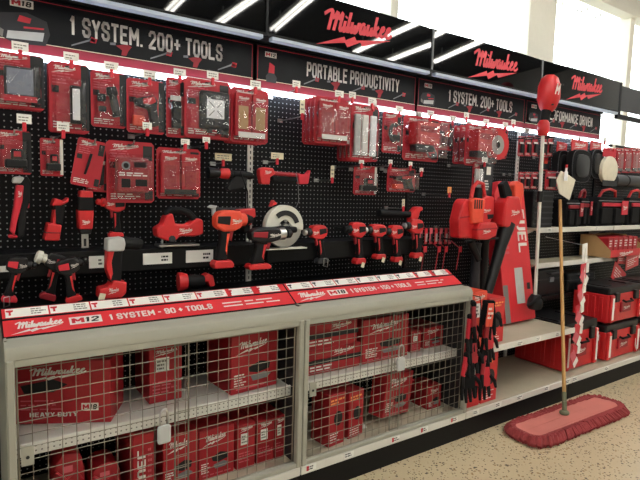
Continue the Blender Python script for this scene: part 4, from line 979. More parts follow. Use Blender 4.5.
# dark tube hanging between vacuum and blower
for px, lab in (((472, 243, 479, 288), 'short flat black nozzle under the red vacuum'), ((480, 238, 487, 289), 'long round black nozzle between vacuum and blower')):
    c, W, H = rect(*px, 2.40); t = thing('nozzle', lab, 'nozzle', c)
    b = MB(); b.lathe([(0, W*.5), (.5, W*.42), (.9, W*.40), (1, W*.5)], (0, 0, -H/2), (0, 0, H/2), 12); b.build('pipe', 'black_plastic' if px[0] > 475 else 'dark_grey', t)
    b = MB(); b.tube([(0, .0, H*.48), (0, .02, H*.53), (0, .18, H*.53)], .004); b.build('hook_wire', 'black_metal', t)
# tall carton leaning on the pegboard
W, D_, H = 0.37, 0.13, 1.06
t = thing('tall_tool_box', 'tall red carton reading FUEL leaning on the pegboard', 'carton', (3.43, 2.275, 0.571), (-0.178, 0, 0))
b = MB(); b.prism([(-W/2, 0), (W/2, 0), (W/2, H-.06), (W*.28, H), (-W*.30, H), (-W/2, H-.10)], 0, .10, .003); o = b.build('carton', 'red_banner', t)
vs_, fs = text_pts('FUEL', .03)
me = bpy.data.meshes.new('lettering'); me.from_pydata([(.105+z*.11, -.0015, .68-x*.33) for x, z in vs_], [], fs); me.materials.append(MT['white_print']); put('lettering', me, o)
b = MB(); b.quad(-.03, .07, .13, .40, -.0015); b.build('label_sticker', 'light_grey', o)
b = MB(); print_lines(b, -.12, -.06, .5, .80, 8, -.0015, .5); b.build('print', 'pink_card', o)
b = MB(); b.poly([(.11, .28), (.15, .28), (.15, .23), (.11, .23)], -.0015); b.build('print_mark', 'black_print', o)
b = MB(); b.quad(-W*.5, -W*.34, .0, .28, -.0018); b.build('print_panel', 'grey_print', o)
# string trimmer hung upside down
TY = 2.22
p_t, p_j, p_b = at(548, 78, TY), at(543, 133, TY), at(535, 301, TY)
t = thing('string_trimmer', 'upright trimmer with red power head on top and pale shaft', 'trimmer', (p_b.x, TY, 0.556))
o_ = Vector((p_b.x, TY, 0.556)); rl = lambda p: Vector(p)-o_
b = MB(); b.cyl(rl(p_b)+Vector((0, 0, -.02)), rl(p_j), .0125, n=10); b.build('shaft', 'white_metal', t)
a = rl(p_j)
c1, W1, H1 = rect(537, 75, 560, 112, TY); q = rl(c1); W1 *= .56
b = MB(); b.lathe([(0, W1*.22), (.1, W1*.36), (.35, W1*.5), (.7, W1*.48), (.92, W1*.36), (1, W1*.2)], q+Vector((0, 0, -H1/2)), q+Vector((.0, .0, H1/2)), 16); hd = b.build('power_head', 'red_plastic', t)
lettering('M', hd, 'white_print', (q.x-.02, q.y-W1*.52, q.z+.02), .05, .08, .03, shear=.3)
for i, (dx, dz) in enumerate(((.06, .06), (.05, -.04), (-.05, -.09))):
    b = MB(); b.cyl((q.x+dx, q.y-W1*.46, q.z+dz), (q.x+dx, q.y-W1*.38, q.z+dz), .006, n=8); b.build('screw', 'black_plastic', hd)
b = MB(); b.lathe([(0, .026), (.2, .03), (1, .036)], a+Vector((0, 0, .07)), q+Vector((-.01, 0, -H1*.45)), 12); b.build('neck', 'black_rubber', t)
b = MB(); b.lathe([(0, .028), (.3, .042), (.8, .042), (1, .028)], a+Vector((0, 0, -.02)), a+Vector((0, 0, .09)), 12); b.build('collar', 'red_plastic', t)
b = MB(); b.tube([a+Vector((.02, -.01, .13)), a+Vector((.07, -.02, .12)), a+Vector((.08, -.02, .16))], .014, 8); b.build('trigger', 'black_rubber', t)
m1 = a.lerp(rl(p_b), .37)
b = MB(); b.cyl(m1+Vector((0, 0, -.04)), m1+Vector((0, 0, .04)), .022); b.build('coupling', 'black_plastic', t)
zb = rl(p_b).z-.06
b = MB(); b.lathe([(0, .045), (.25, .058), (.7, .05), (1, .03)], (0, 0, zb), (0, 0, zb+.11), 14); b.build('line_head', 'black_plastic', t)
b = MB(); b.tube([(-.09, .0, zb+.03), (-.05, -.03, zb+.07), (.0, -.04, zb+.1), (.05, -.03, zb+.07)], .012, 8); b.build('guard', 'black_rubber', t)
hk_ = at(548, 137, TY)
b = MB(); b.tube([(hk_.x-.05, YB, hk_.z), (hk_.x-.05, TY-.02, hk_.z), (hk_.x+.05, TY-.02, hk_.z), (hk_.x+.05, YB, hk_.z)], .005, 6); tag(b.build('long_hook', 'black_metal'), 'black double arm hook holding the trimmer by its collar', 'hook')

# ------------------------------------------------------------------ cartons
def carton(px, y, depth, label, base, yaw=0.0, kind='logo', m='red_box', tilt=0.0, name='tool_carton', W=None, group=None):
    c, W_, H_ = rect(*px, y); W = W or W_
    top = c.z+H_/2; H = top-base
    t = thing(name, label, 'carton', (c.x, y, base), (0, tilt, yaw), group)
    b = MB(); b.box((0, depth/2, H/2), (W, depth, H), .003); o = b.build('box', m, t)
    b = MB(); b.quad(-W*.5+.004, W*.5-.004, H-.006, H-.004, -.0012); b.build('edge_line', 'red_card_dark', o)
    y0 = -.0015
    if kind in ('logo', 'pict', 'heavy'):
        logo(o, 'white_print', (-W*.06, y0, H*.80), W*.62, H*.2)
    if kind in ('logo', 'pict'):
        b = MB(); b.poly([(-W*.15, H*.42), (W*.1, H*.5), (W*.32, H*.45), (W*.3, H*.34), (W*.05, H*.3), (-W*.12, H*.34)], y0); b.build('picture', 'black_print', o)
        b = MB(); b.poly([(-W*.1, H*.26), (W*.2, H*.3), (W*.34, H*.24), (W*.25, H*.18), (-W*.05, H*.17)], y0); b.build('picture', 'mid_grey', o)
        b = MB(); print_lines(b, -W*.44, -W*.18, H*.12, H*.34, 5, y0, .5); b.build('print', 'white_print', o)
        b = MB(); print_lines(b, -W*.4, W*.4, H*.05, H*.1, 1, y0, .5); b.build('print_line', 'pink_card', o)
    if kind == 'heavy':
        lettering('HEAVY DUTY', o, 'white_print', (-W*.10, y0, H*.15), W*.5, H*.07, .03)
        badge(o, 'M18', (W*.28, y0, H*.26), W*.18, H*.12)
        b = MB(); b.poly([(-W*.44, H*.6), (-W*.1, H*.7), (W*.05, H*.62), (-W*.1, H*.5), (-W*.4, H*.48)], y0); b.build('picture', 'black_print', o)
        b = MB(); print_lines(b, -W*.44, W*.0, H*.2, H*.4, 3, y0, .3); b.build('print', 'pink_card', o)
    if kind == 'label':
        b = MB(); b.quad(-W*.3, W*.1, H*.55, H*.8, y0); p = b.build('label_sticker', 'white_paper', o)
        b = MB(); print_lines(b, -W*.27, W*.07, H*.58, H*.77, 3, y0-.001, .5); b.build('print', 'grey_print', p)
        b = MB(); print_lines(b, -W*.4, W*.4, H*.15, H*.4, 4, y0, .4); b.build('print', 'pink_card', o)
        logo(o, 'white_print', (0, y0, H*.9), W*.7, H*.1)
    if kind == 'fuel':
        vs_, fs = text_pts('FUEL', .03); me = bpy.data.meshes.new('lettering')
        me.from_pydata([(-W*.1+z*W*.4, y0, H*.5+x*H*.55) for x, z in vs_], [], fs); me.materials.append(MT['white_print']); put('lettering', me, o)
        b = MB(); print_lines(b, W*.2, W*.42, H*.1, H*.8, 9, y0, .5); b.build('print', 'pink_card', o)
    if kind == 'oval':
        b = MB(); b.poly([(W*.05+W*.26*math.cos(i*PI/8), H*.52+W*.34*math.sin(i*PI/8)) for i in range(16)], y0); b.build('picture', 'black_print', o)
        b = MB(); print_lines(b, -W*.42, W*.42, H*.80, H*.92, 2, y0, .6); b.build('print', 'orange', o)
        b = MB(); print_lines(b, -W*.42, W*.3, H*.06, H*.26, 4, y0, .4); b.build('print', 'white_print', o)
    if kind == 'case':
        b = MB(); b.box((0, -.004, H*.5), (W*1.0, .012, H*.16)); b.build('black_band', 'black_print', o)
        logo(o, 'white_print', (W*.18, y0, H*.8), W*.4, H*.22)
        b = MB(); print_lines(b, -W*.4, W*.1, H*.12, H*.36, 2, y0, .5); b.build('print', 'white_print', o)
    # the left flank carries print too
    b = MB(); f = b.bm.faces.new([b.bm.verts.new(p) for p in ((-W/2-.0012, depth*.2, H*.55), (-W/2-.0012, depth*.8, H*.55), (-W/2-.0012, depth*.8, H*.75), (-W/2-.0012, depth*.2, H*.75))]); b.build('flank_print', 'red_card_dark', o)
    return t
Z1, Z0 = 0.5555, 0.1765
carton((16, 360, 106, 420), 2.19, .20, 'large red box reading HEAVY DUTY on the upper cage shelf', Z1, yaw=-.48, kind='heavy', W=.36)
carton((149, 346, 182, 402), 2.20, .22, 'tall dull red box behind the padlocked door joint', Z1, kind='label')
carton((230, 333, 279, 402), 2.12, .24, 'bright red box with large white word mark alone on the upper cage shelf', Z1, kind='pict', yaw=.08)
carton((133, 434, 154, 490), 2.10, .3, 'narrow red box reading FUEL upright on the lower deck', Z0, kind='fuel')
carton((163, 434, 198, 490), 2.13, .3, 'wide red box next to the narrow FUEL box on the lower deck', Z0, kind='pict')
carton((199, 428, 234, 482), 2.13, .3, 'wide red box between another wide box and labelled boxes on the lower deck', Z0, kind='logo')
carton((237, 424, 255, 470), 2.12, .3, 'red box with white sticker nearest the wide boxes', Z0, kind='label')
carton((257, 420, 274, 464), 2.12, .3, 'red box with white sticker between two stickered boxes', Z0, kind='label')
carton((275, 416, 285, 460), 2.12, .3, 'red box with white sticker against the cage middle post', Z0, kind='label')
# wrapped red pouches
for (x0, y0, x1, y1), lab in (((52, 452, 86, 492), 'plump red plastic-wrapped pouch on the lower deck'), ((90, 462, 122, 492), 'flatter red plastic-wrapped pouch beside the narrow FUEL box')):
    c, W, H = rect(x0, y0, x1, y1, 2.16); t = thing('wrapped_pouch', lab, 'pouch', (c.x, 2.16, Z0))
    H = c.z+H/2-Z0
    b = MB(); b.prism([(-W*.5, 0), (W*.5, 0), (W*.48, H*.7), (W*.36, H*.92), (W*.1, H), (-W*.2, H*.97), (-W*.42, H*.85), (-W*.52, H*.5)], 0, .14, .03, seg=2); b.smooth = True; b.build('pouch', 'red_box', t)
    b = MB(); b.tube([(-W*.4, -.004, H*.75), (-W*.1, -.006, H*.6), (W*.2, -.004, H*.7), (W*.42, -.002, H*.5)], .006, 6); b.build('fold', 'red_card', t)
    b = MB(); b.quad(-W*.2, W*.1, H*.7, H*.8, -.004); b.build('sticker', 'pink_card', t)
_c, _w, _h = rect(304, 347, 360, 374, 2.14)
carton((304, 321, 357, 349), 2.14, .25, 'flat red case with black band lying on another case', _c.z+_h/2+.001, kind='case')
carton((304, 347, 360, 374), 2.14, .25, 'flat red case with black band lowest on the cage shelf', Z1, kind='case')
carton((363, 317, 408, 366), 2.14, .25, 'large square red box on the shelf beside two flat cases', Z1, kind='pict')
carton((411, 332, 421, 352), 2.16, .2, 'small narrow red box on the shelf beside the large square box', Z1, kind='label')
carton((424, 327, 443, 350), 2.18, .2, 'low wide red box at the cage end by the gloves', Z1, kind='pict')
carton((328, 394, 346, 450), 2.08, .14, 'upright thick red box standing on the cage deck', Z0, kind='oval', yaw=.12)
carton((348, 391, 364, 444), 2.10, .14, 'slimmer upright red box beside the thick one on the cage deck', Z0, kind='oval', yaw=.12)
carton((378, 374, 414, 428), 2.14, .10, 'red box leaning askew on the cage deck', Z0+.03, kind='logo', tilt=.16, yaw=.25)
carton((428, 386, 441, 412), 2.14, .16, 'small red box with dark corner near the cage end', Z0, kind='logo')
b = MB(); c = at(366, 430, 2.1); b.prism([(-.06, -.04), (.05, -.05), (.08, .05), (-.03, .07)], 0, .002, ax='z'); tag(b.build('paper_slip', 'white_paper', loc=(c.x, 2.2, Z0)), 'loose white paper slip lying on the cage deck', 'paper')
# cartons beside the cage
carton((470, 292, 486, 344), 2.03, .24, 'orange-red carton standing against the cage on the wide shelf', 0.5515, kind='label', m='orange_red')
carton((489, 298, 504, 343), 2.05, .16, 'carton with dark oval picture on the wide shelf', 0.5515, kind='oval', m='red_plastic')
carton((466, 358, 480, 409), 2.03, .22, 'plain faced carton under the gloves on the deck', Z0, kind='label', m='red_plastic')
carton((482, 354, 497, 404), 2.03, .20, 'carton with dark oval picture on the deck', Z0, kind='oval', m='red_plastic')

# ------------------------------------------------------------------ work gloves
gx = 2.515
def glove(loc, lean, yaw, m, label):
    t = thing('work_glove', label, 'glove', loc, (lean, 0, yaw), 'work gloves at the cage end')
    b = MB(); b.prism([(-.035, 0), (.035, 0), (.045, -.07), (.048, -.13), (-.048, -.13), (-.044, -.07)], -.012, .012, .008, seg=2); b.smooth = True; b.build('back', m, t)
    b = MB()
    for i, (x, l) in enumerate(((-.037, .065), (-.012, .082), (.013, .078), (.037, .058))):
        b = MB(); b.tube([(x, 0, -.12), (x*1.1, -.006, -.13-l*.5), (x*1.12, -.014, -.13-l)], [.012, .0115, .008], 7); b.build('finger', 'black_rubber', t)
    b = MB(); b.tube([(.04, 0, -.06), (.07, -.01, -.09), (.078, -.016, -.13)], [.014, .012, .008], 7); b.build('thumb', 'black_rubber', t)
    b = MB(); b.box((0, 0, .006), (.072, .028, .03), .006); b.build('cuff', 'black_fabric', t)
for i in range(12):
    row = i//2; dx = (-.055, .045)[i % 2]+random.uniform(-.015, .015); m = ('red_card_dark', 'black_fabric', 'red_print')[i % 3]
    glove((gx+dx-.012*(row > 2), YF-.045-.03*((row+i) % 3), .86-row*.075), random.uniform(-.1, .1), random.uniform(-.9, .9), m, 'black fingered red work glove hanging in a bunch at the cage end')
b = MB(); b.tube([(gx, YF+.03, .90), (gx, YF-.05, .90), (gx+.005, YF-.055, .84), (gx, YF-.05, .35)], .003, 5); tag(b.build('glove_strip', 'black_metal'), 'thin hanging strip holding the bunch of work gloves', 'strip')
t = thing('glove_card', 'bright orange-red header card above the bunch of work gloves', 'card', (gx+.03, YF-.105, .80), (0, .12, .1))
b = MB(); b.box((0, 0, 0), (.07, .003, .14), .001); b.build('card', 'orange_red', t)
b = MB(); print_lines(b, -.028, .028, -.03, .05, 3, -.0025, .5); b.build('print', 'white_print', t)

# ------------------------------------------------------------------ section with bags, trays and stacking boxes
for i, px in enumerate((523, 530, 537, 546, 552)):
    blister((px-3, 136, px+3.4, 156), 2.42, 'small', 'small red blister pack in the upper row behind the trimmer shaft', depth=.03, shell=False, group='small packs in the upper row behind the trimmer', tagpx=0)
for i, px in enumerate((523, 529, 536)):
    blister((px-3, 172, px+3.4, 189), 2.40, 'small', 'small red blister pack in the lower row behind the trimmer shaft', depth=.03, shell=False, group='small packs in the lower row behind the trimmer', tagpx=0)
blister((547, 171, 560, 190), 2.36, 'small', 'bright orange-red headed pack right of the trimmer shaft', depth=.03, shell=False, tagpx=0)
blister((541, 155, 552, 171), 2.46, 'dark', 'dim grey pack in the gap behind the trimmer shaft', depth=.03, shell=False, tagpx=0)
# dark ribbed boards between
for px in ((533, 191, 553, 227),):
    c, W, H = rect(*px, 2.44); t = thing('ribbed_case', 'black ribbed case '+('beside the tall red box' if px[0] < 530 else 'behind the wooden mop handle'), 'case', (c.x, 2.44, 1.256))
    H = c.z+H/2-1.256
    b = MB(); b.box((0, .05, H/2), (W, .10, H), .006); b.build('body', 'black_plastic', t)
    for k in range(6):
        b = MB(); b.box((0, -.004, H*(k+.6)/6.4), (W*.94, .008, H*.04), .001); b.build('rib', 'dark_grey', t)
# knee pads with red header cards
for i, (px, lab) in enumerate((((553, 149, 568, 180), 'black knee pad with red card partly behind a larger pad'), ((566, 148, 590, 183), 'black knee pad with red card facing out, largest of three'), ((586, 148, 603, 179), 'black knee pad with red card beside the white pad'))):
    c, W, H = rect(*px, (2.42, 2.33, 2.41)[i]); t = thing('knee_pad', lab, 'knee pad', c, (0, 0, .1))
    sg = lambda v, e=.62: math.copysign(abs(v)**e, v)
    r = [(W*.5*sg(math.cos(a)), -H*.02+H*.5*sg(math.sin(a))*.95) for a in [k*2*PI/20 for k in range(20)]]
    b = MB(); b.prism(r, -.03, .03, .014, seg=2); b.smooth = True; b.build('pad', 'black_fabric', t)
    b = MB(); b.prism([(x*.7, z*.7) for x, z in r], -.042, -.02, .008, seg=2); b.smooth = True; b.build('cap', 'black_plastic', t)
    b = MB(); b.tube([(x*.98, -.031, z*.98) for x, z in r+r[:1]], .003, 5); b.build('piping', 'dark_grey', t)
    b = MB(); b.box((0, .0, H*.56), (W*.8, .004, H*.32)); cd_ = b.build('header_card', 'red_plastic', t)
    logo(cd_, 'white_print', (0, -.003, H*.58), W*.6, H*.16)
    hook(c.x, c.z+H*.66, 2.34, .04, 'tagged peg hook holding the '+lab)
c, W, H = rect(600, 156, 616, 184, 2.36)
t = thing('foam_pad', 'cream white pad in clear wrap with red card, beside the knee pads', 'pad', c)
b = MB(); b.prism([(W*.5*math.cos(a), H*.5*math.sin(a)) for a in [k*2*PI/18 for k in range(18)]], -.02, .02, .008, seg=2); b.smooth = True; b.build('pad', 'tan_plastic', t)
b = MB(); b.box((0, .0, H*.62), (W*.8, .004, H*.3)); b.build('header_card', 'red_print', t)
b = MB(); b.box((0, -.022, -.48*H), (W*.9, .004, H*.2)); b.build('label_band', 'black_print', t)
hook(c.x, c.z+H*.72, 2.33, .04, 'tagged peg hook holding the cream white pad')
c, W, H = rect(556, 168, 575, 200, 2.25)
t = thing('sleeve_guard', 'white plastic guard with small bottle hanging under the knee pads', 'guard', c)
b = MB(); b.prism([(-.3*W, .4*H), (.1*W, .3*H), (.5*W, .15*H), (.25*W, -.5*H), (-.3*W, -.3*H), (-.5*W, .1*H)], -.004, .004, .002); b.build('sheet', 'tan_plastic', t)
b = MB(); b.lathe([(0, .014), (.6, .014), (.75, .008), (1, .008)], (-.15*W, -.02, .1*H), (-.15*W, -.02, .52*H), 10); b.build('bottle', 'white_led', t)
b = MB(); b.cyl((-.15*W, -.02, .50*H), (-.15*W, -.02, .60*H), .009); b.build('cap', 'red_plastic', t)
b = MB(); b.tube([(-.1*W, .0, .36*H), (-.1*W, .33, .38*H)], .004); b.build('hook_wire', 'steel', t)
# far blister packs against the bright window
for i, px in enumerate((612, 620, 628, 635, 641)):
    blister((px-3.6, 148, px+3.6, 173), 2.44, 'pair', 'pale red twin pack hanging on the far rail before the window', depth=.03, shell=True, group='pale packs on the far rail', hk=False)
p = at(625, 147, 2.44)
b = MB(); b.box((5.55, 2.47, p.z), (1.3, .02, .02)); tag(b.build('hang_rail', 'black_metal'), 'thin black rail carrying the pale far packs', 'rail')
b = MB(); b.box((0, 0, 0), (1.17, .02, 1.64)); tag(b.build('pegboard', 'pegboard', loc=(5.49, YB+.012, 1.02)), 'low black pegboard panel below the far rail', 'pegboard')
c, W, H = rect(612, 175, 640, 187, 2.48)
t = thing('rolled_mat', 'dark grey rolled mat lying above the far tool bag', 'mat', c)
b = MB(); b.lathe([(0, H*.3), (.02, H*.48), (.98, H*.48), (1, H*.3)], (-W*.5, 0, 0), (W*.7, 0, 0), 16); b.build('roll', 'dark_grey', t)
b = MB(); b.cyl((-.1*W, 0, 0), (-.06*W, 0, 0), H*.5, n=16); b.build('band', 'black_rubber', t)
b = MB(); b.box((0, .05, -.5*H), (W, .10, .012)); b.build('support', 'black_metal', t)
# tool bags on the shelf
def bag(px, y, depth, label, pocket='red_print', handle='red_plastic'):
    c, W, H = rect(*px, y); base = 1.256; H = c.z+H/2-base
    t = thing('tool_bag', label, 'bag', (c.x, y, base))
    b = MB(); b.prism([(-W*.5, 0), (W*.5, 0), (W*.5, H*.62), (W*.42, H*.78), (-W*.42, H*.78), (-W*.5, H*.62)], 0, depth, .012, seg=2); b.build('body', 'black_fabric', t)
    b = MB(); b.tube([(-W*.3, depth*.3, H*.74), (-W*.22, depth*.2, H*.95), (0, depth*.15, H), (W*.22, depth*.2, H*.95), (W*.3, depth*.3, H*.74)], .013, 8); b.build('handle', handle, t)
    b = MB(); b.box((0, -.008, H*.58), (W*.7, .016, H*.10), .004); b.build('flap', pocket, t)
    b = MB(); b.box((-W*.24, -.014, H*.28), (W*.36, .028, H*.42), .006); b.build('pocket', 'black_fabric', t)
    b = MB(); b.box((W*.24, -.014, H*.28), (W*.36, .028, H*.42), .006); b.build('pocket', 'black_fabric', t)
    b = MB(); b.box((W*.36, -.032, H*.5), (W*.22, .006, H*.38)); p = b.build('swing_tag', pocket, t)
    logo(p, 'white_print', (W*.36, -.036, H*.5), W*.16, H*.12)
    b = MB(); b.tube([(-W*.46, -.002, H*.68), (W*.46, -.002, H*.68)], .004, 5); b.build('zip', 'mid_grey', t)
bag((597, 189, 625, 226), 2.40, .16, 'black tool bag with bright red handle and flap')
bag((566, 192, 580, 226), 2.40, .16, 'small black pouch bag with dark red pocket', 'red_card_dark', 'black_rubber')
bag((581, 190, 589, 226), 2.44, .13, 'black and red mesh bag squeezed between two bags', 'red_card_dark', 'red_card_dark')
bag((628, 190, 648, 225), 2.40, .16, 'black bag with red swing tag past the bright handled bag')
# display trays of small cartons
def tray(px, y, depth, label, n, lab2, base, yaw=0):
    c, W, H = rect(*px, y); H = c.z+H/2-base
    t = thing('display_tray', label, 'tray', (c.x, y, base), (0, 0, yaw))
    b = MB(); b.box((0, depth/2, .003), (W, depth, .006)); b.build('bottom', 'cardboard', t)
    for s in (-1, 1):
        b = MB(); b.prism([(0, 0), (depth, 0), (depth, H), (depth*.5, H), (0, H*.35)], s*W/2-.002, s*W/2+.002, ax='x'); b.build('side', 'cardboard', t)
    b = MB(); b.box((0, .002, H*.18), (W, .004, H*.36)); f = b.build('front', 'red_plastic', t)
    logo(f, 'white_print', (0, -.002, H*.18), W*.5, H*.2)
    b = MB(); b.box((0, depth-.002, H/2), (W, .004, H)); b.build('back', 'cardboard', t)
    R_ = Matrix.Rotation(yaw, 3, 'Z')
    for i in range(n):
        x = -W/2+W*(i+.5)/n
        p = Vector((c.x, y, base+.0065)) + R_ @ Vector((x, .02, 0))
        q = thing('small_carton', lab2, 'carton', p, (0, 0, yaw), lab2)
        b = MB(); b.box((0, depth*.4, H*.45), (W/n*.86, depth*.75, H*.9), .002); o = b.build('box', 'red_box', q)
        b = MB(); print_lines(b, -W/n*.3, W/n*.3, H*.45, H*.8, 3, -.0015+depth*.025, .5); b.build('print', 'white_print', o)
tray((611, 236, 640, 264), 2.27, .28, 'brown cardboard display tray open at the front with red cartons', 6, 'small red carton lined up in the brown display tray', .9815)
tray((646, 240, 660, 266), 2.33, .2, 'second cardboard display tray past the far post', 4, 'small red carton in the display tray past the far post', .9815)
for i, (px, tl) in enumerate((((616, 252, 631, 264), .1), ((610, 267, 627, 284), .45), ((624, 255, 640, 268), -.1))):
    c, W, H = rect(*px, 2.33); t = thing('hang_card', ['flat red card in front of the display trays', 'tilted red card dangling below the display tray shelf', 'red card clipped beside the flat card on the tray shelf'][i], 'card', c, (0, tl, .1))
    b = MB(); b.box((0, 0, 0), (W, .004, H), .001); o = b.build('card', 'red_plastic', t)
    b = MB(); print_lines(b, -W*.38, W*.38, -H*.3, H*.3, 4, -.003, .4); b.build('print', 'white_print', o)
    b = MB(); b.tube([(0, 0, H*.4), (0, .01, H*.6)], .002); b.build('clip', 'steel', t)
# merchandising strip with little packs
top = at(585, 248, 2.03); bot = at(573, 356, 2.02)
st = thing('clip_strip', 'white hanging clip strip dangling from the tray shelf', 'clip strip', top)
b = MB(); d = bot-top; b.tube([(0, 0, 0), d*.3+Vector((.0, -.02, 0)), d], .006, 4); b.build('strip', 'white_metal', st)
b = MB(); b.box((0, -.002, -.05), (.07, .003, .17), .001, Matrix.Rotation(-.1, 3, 'Y')); b.build('header', 'white_paper', st)
b = MB(); b.tube([(0, 0, -.01), (0, .01, .02), (0, .32, .055)], .002, 5); b.build('wire_arm', 'steel', st)
for i in range(10):
    p = top+d*(.16+.84*i/9)+Vector((random.uniform(-.012, .012), -.012-.004*(i % 2), 0))
    t = thing('strip_pack', 'tiny red and white pack clipped on the white hanging strip', 'pack', p, (0, (.7 if i % 2 else .1)+random.uniform(-.25, .25), .1), 'packs on the hanging clip strip')
    b = MB(); b.box((0, 0, -.02), (.13, .006, .075), .002); b.build('card', 'pink_card' if i % 2 else 'red_print', t)
    b = MB(); b.box((.04, -.004, -.02), (.045, .004, .075), .001); b.build('white_end', 'white_paper', t)

# stacking tool boxes on the deck
def stack_box(loc, W, D_, H, label, yaw=0.0, group=None):
    t = thing('stacking_box', label, 'tool box', loc, (0, 0, yaw), group)
    b = MB(); b.box((0, D_/2, H*.42), (W, D_, H*.80), .014, seg=2); o = b.build('body', 'red_plastic', t)
    b = MB(); b.box((0, D_/2, H*.89), (W*1.01, D_*1.01, H*.20), .012, seg=2); ld = b.build('lid', 'black_plastic', t)
    for s in (-1, 1):
        b = MB(); b.box((s*W*.44, -.008, H*.42), (W*.10, .03, H*.76), .008); b.build('corner_post', 'red_plastic', o)
        b = MB(); b.box((s*W*.30, -.010, H*.72), (W*.12, .026, H*.26), .006); b.build('latch', 'black_plastic', ld)
        b = MB(); b.box((s*W*.44, -.024, H*.42), (W*.05, .003, H*.6)); b.build('white_stripe', 'white_paper', o)
        b = MB(); b.box((s*W*.33, D_*.45, H*1.0), (W*.2, D_*.5, H*.03), .003); b.build('lid_cleat', 'black_plastic', ld)
    b = MB(); b.box((0, -.006, H*.42), (W*.3, .02, H*.3), .006); b.build('front_panel', 'red_card_dark', o)
    b = MB(); b.tube([(-W*.13, -.012, H*.62), (-W*.11, -.035, H*.58), (W*.11, -.035, H*.58), (W*.13, -.012, H*.62)], .009, 8); b.build('handle', 'black_rubber', t)
    logo(o, 'white_print', (0, -.0165, H*.40), W*.22, H*.1)
    # vertical ribs on the flank
    for k in range(4):
        b = MB(); b.box((-W/2-.003, D_*(.2+.2*k), H*.42), (.008, .03, H*.6), .002); b.build('flank_rib', 'red_plastic', o)
    return t
pA = at(604, 362, 2.06); wA = at(656, 362, 2.06).x-pA.x
stack_box((pA.x+.27, 2.06, Z0), .54, .30, .30, 'red stacking tool box with black lid under a matching one', .0)
stack_box((pA.x+.27, 2.06, Z0+.31), .54, .30, .30, 'red stacking tool box with black lid on top of a matching one', .0)
stack_box((pA.x+.87, 2.06, Z0), .54, .30, .30, 'far red stacking tool box low beside the stacked pair', .0)
stack_box((pA.x+.87, 2.06, Z0+.31), .54, .30, .30, 'far red stacking tool box high beside the stacked pair', .0)
stack_box((3.93, 2.08, Z0), .46, .42, .38, 'large plain red tool chest with black lid behind the mop handle', .0)
# tie wires on the boxes
for i, (px, py) in enumerate(((597, 335), (635, 345))):
    p = at(px, py, 2.03); b = MB(); b.tube([(0, .0, .06), (-.02, -.01, .0), (.0, -.015, -.04), (.02, -.005, .0)], .003, 5)
    tag(b.build('cable_tie', 'white_paper', loc=p), ['white cable tie looped on the chest beside the stacked boxes', 'white cable tie looped on the lower stacked box'][i], 'tie')
# dark cases under the tray shelf
for i, (x, w_, h_, lab, zz) in enumerate(((3.98, .40, .26, 'black hard case at the back under the tray shelf', .56), (4.50, .50, .18, 'low black case at the back above the stacked boxes', .80))):
    pass
b = MB(); b.box((4.28, 2.47, .69), (1.14, .2, .012), .002); b.box((4.28, 2.37, .685), (1.14, .008, .03)); tag(b.build('back_shelf', 'black_metal'), 'narrow black shelf at the back behind the stacking boxes', 'shelf')
for i, (x, w_, h_, lab) in enumerate(((3.98, .36, .22, 'black hard case with grey latch under the tray shelf beside the mop handle'), (4.46, .44, .16, 'low black hard case under the tray shelf above the stacked boxes'))):
    t = thing('hard_case', lab, 'case', (x, 2.39, .697))
    b = MB(); b.box((0, .08, h_/2), (w_, .16, h_), .016, seg=2); b.build('body', 'black_plastic', t)
    b = MB(); b.box((0, -.004, h_*.6), (.06, .012, .04), .003); b.build('latch', 'mid_grey', t)
    b = MB(); b.tube([(-.07, 0, h_*.85), (-.06, -.03, h_*.85), (.06, -.03, h_*.85), (.07, 0, h_*.85)], .008); b.build('handle', 'dark_grey', t)
    b = MB(); b.box((0, .08, h_*.62), (w_*1.005, .164, .008)); b.build('seam', 'dark_grey', t)

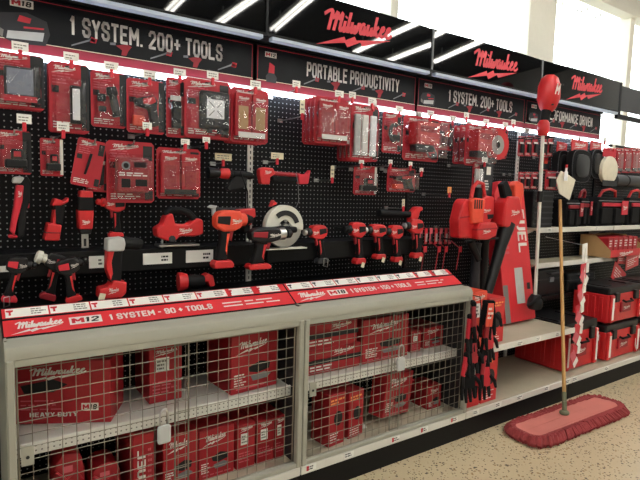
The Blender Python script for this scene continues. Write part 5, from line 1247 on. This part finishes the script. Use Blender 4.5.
# ------------------------------------------------------------------ dust mop
t = thing('dust_mop', 'wide pink-red dust mop with wooden handle on the floor leaning on the shelves', 'mop', (3.31, 1.79, 0))
M0 = Vector((3.31, 1.79, 0)); L_, w_ = 1.0, .21; ang = -.03
Rz = Matrix.Rotation(ang, 3, 'Z')
def ring(rx, ry, n, r=.06):
    """points spaced evenly along a rounded rectangle"""
    C = []
    for (sx, sy, a0) in ((1, 1, 0), (-1, 1, PI/2), (-1, -1, PI), (1, -1, 3*PI/2)):
        for k in range(7): C.append(Vector((sx*(rx-r)+r*math.cos(a0+PI/2*k/6), sy*(ry-r)+r*math.sin(a0+PI/2*k/6), 0)))
    C.append(C[0]); seg = [(C[i+1]-C[i]).length for i in range(len(C)-1)]; tot = sum(seg); out = []; i = 0; acc = 0
    for k in range(n):
        d = tot*k/n
        while acc+seg[i] < d: acc += seg[i]; i += 1
        out.append(C[i].lerp(C[i+1], (d-acc)/seg[i]))
    return out
N = 48; b = MB()
top_r = []
for p in ring(L_/2, w_/2, N):
    p = Rz @ p; top_r.append(b.bm.verts.new((p.x, p.y, .052+random.uniform(-.004, .004))))
cv = b.bm.verts.new((0, 0, .058))
for k in range(N): b.bm.faces.new((cv, top_r[k], top_r[(k+1) % N]))
b.smooth = True; b.build('cloth', 'mop_cloth', t)
b = MB(); NF = 460
for p, o in zip(ring(L_/2-.012, w_/2-.012, NF), ring(L_/2+.04, w_/2+.045, NF, .1)):
    p = Rz @ p; o = Rz @ o; j = random.uniform(-.012, .012); dn = o-p
    b.tube([p+Vector((0, 0, .05)), p+dn*.55+Vector((j, j, .052+random.uniform(-.008, .008))), o+Vector((j, j, .024)), o+Vector((j*.5, j, .004))-dn*.15], [.008, .0095, .009, .006], 5)
b.build('yarn_fringe', 'mop_yarn', t)['kind'] = 'stuff'
b = MB()
for k in range(3):
    y_ = -w_/2+.03+k*(w_-.06)/2; b.tube([Rz @ Vector((-L_/2+.04, y_, .054)), Rz @ Vector((0, y_, .059)), Rz @ Vector((L_/2-.04, y_, .054))], .0012, 4)
b.build('stitching', 'mop_cloth', t)['kind'] = 'stuff'
b = MB(); b.ball((-.03, .02, .068), .032, (1.1, 1, .6)); b.cyl((-.03, .02, .07), (-.02, .03, .14), .016, n=10); b.build('swivel', 'worn_green', t)
tp = at(560, 200, 2.30); hb = M0+Vector((-.02, .03, .13))
b = MB(); b.cyl(hb-M0, tp-M0, .0125, n=10); b.build('handle', 'wood', t)
b = MB(); dd_ = (tp-hb).normalized(); b.cyl(hb-M0-dd_*.01, hb-M0+dd_*.07, .0145, n=10); b.build('handle_socket', 'worn_green', t)
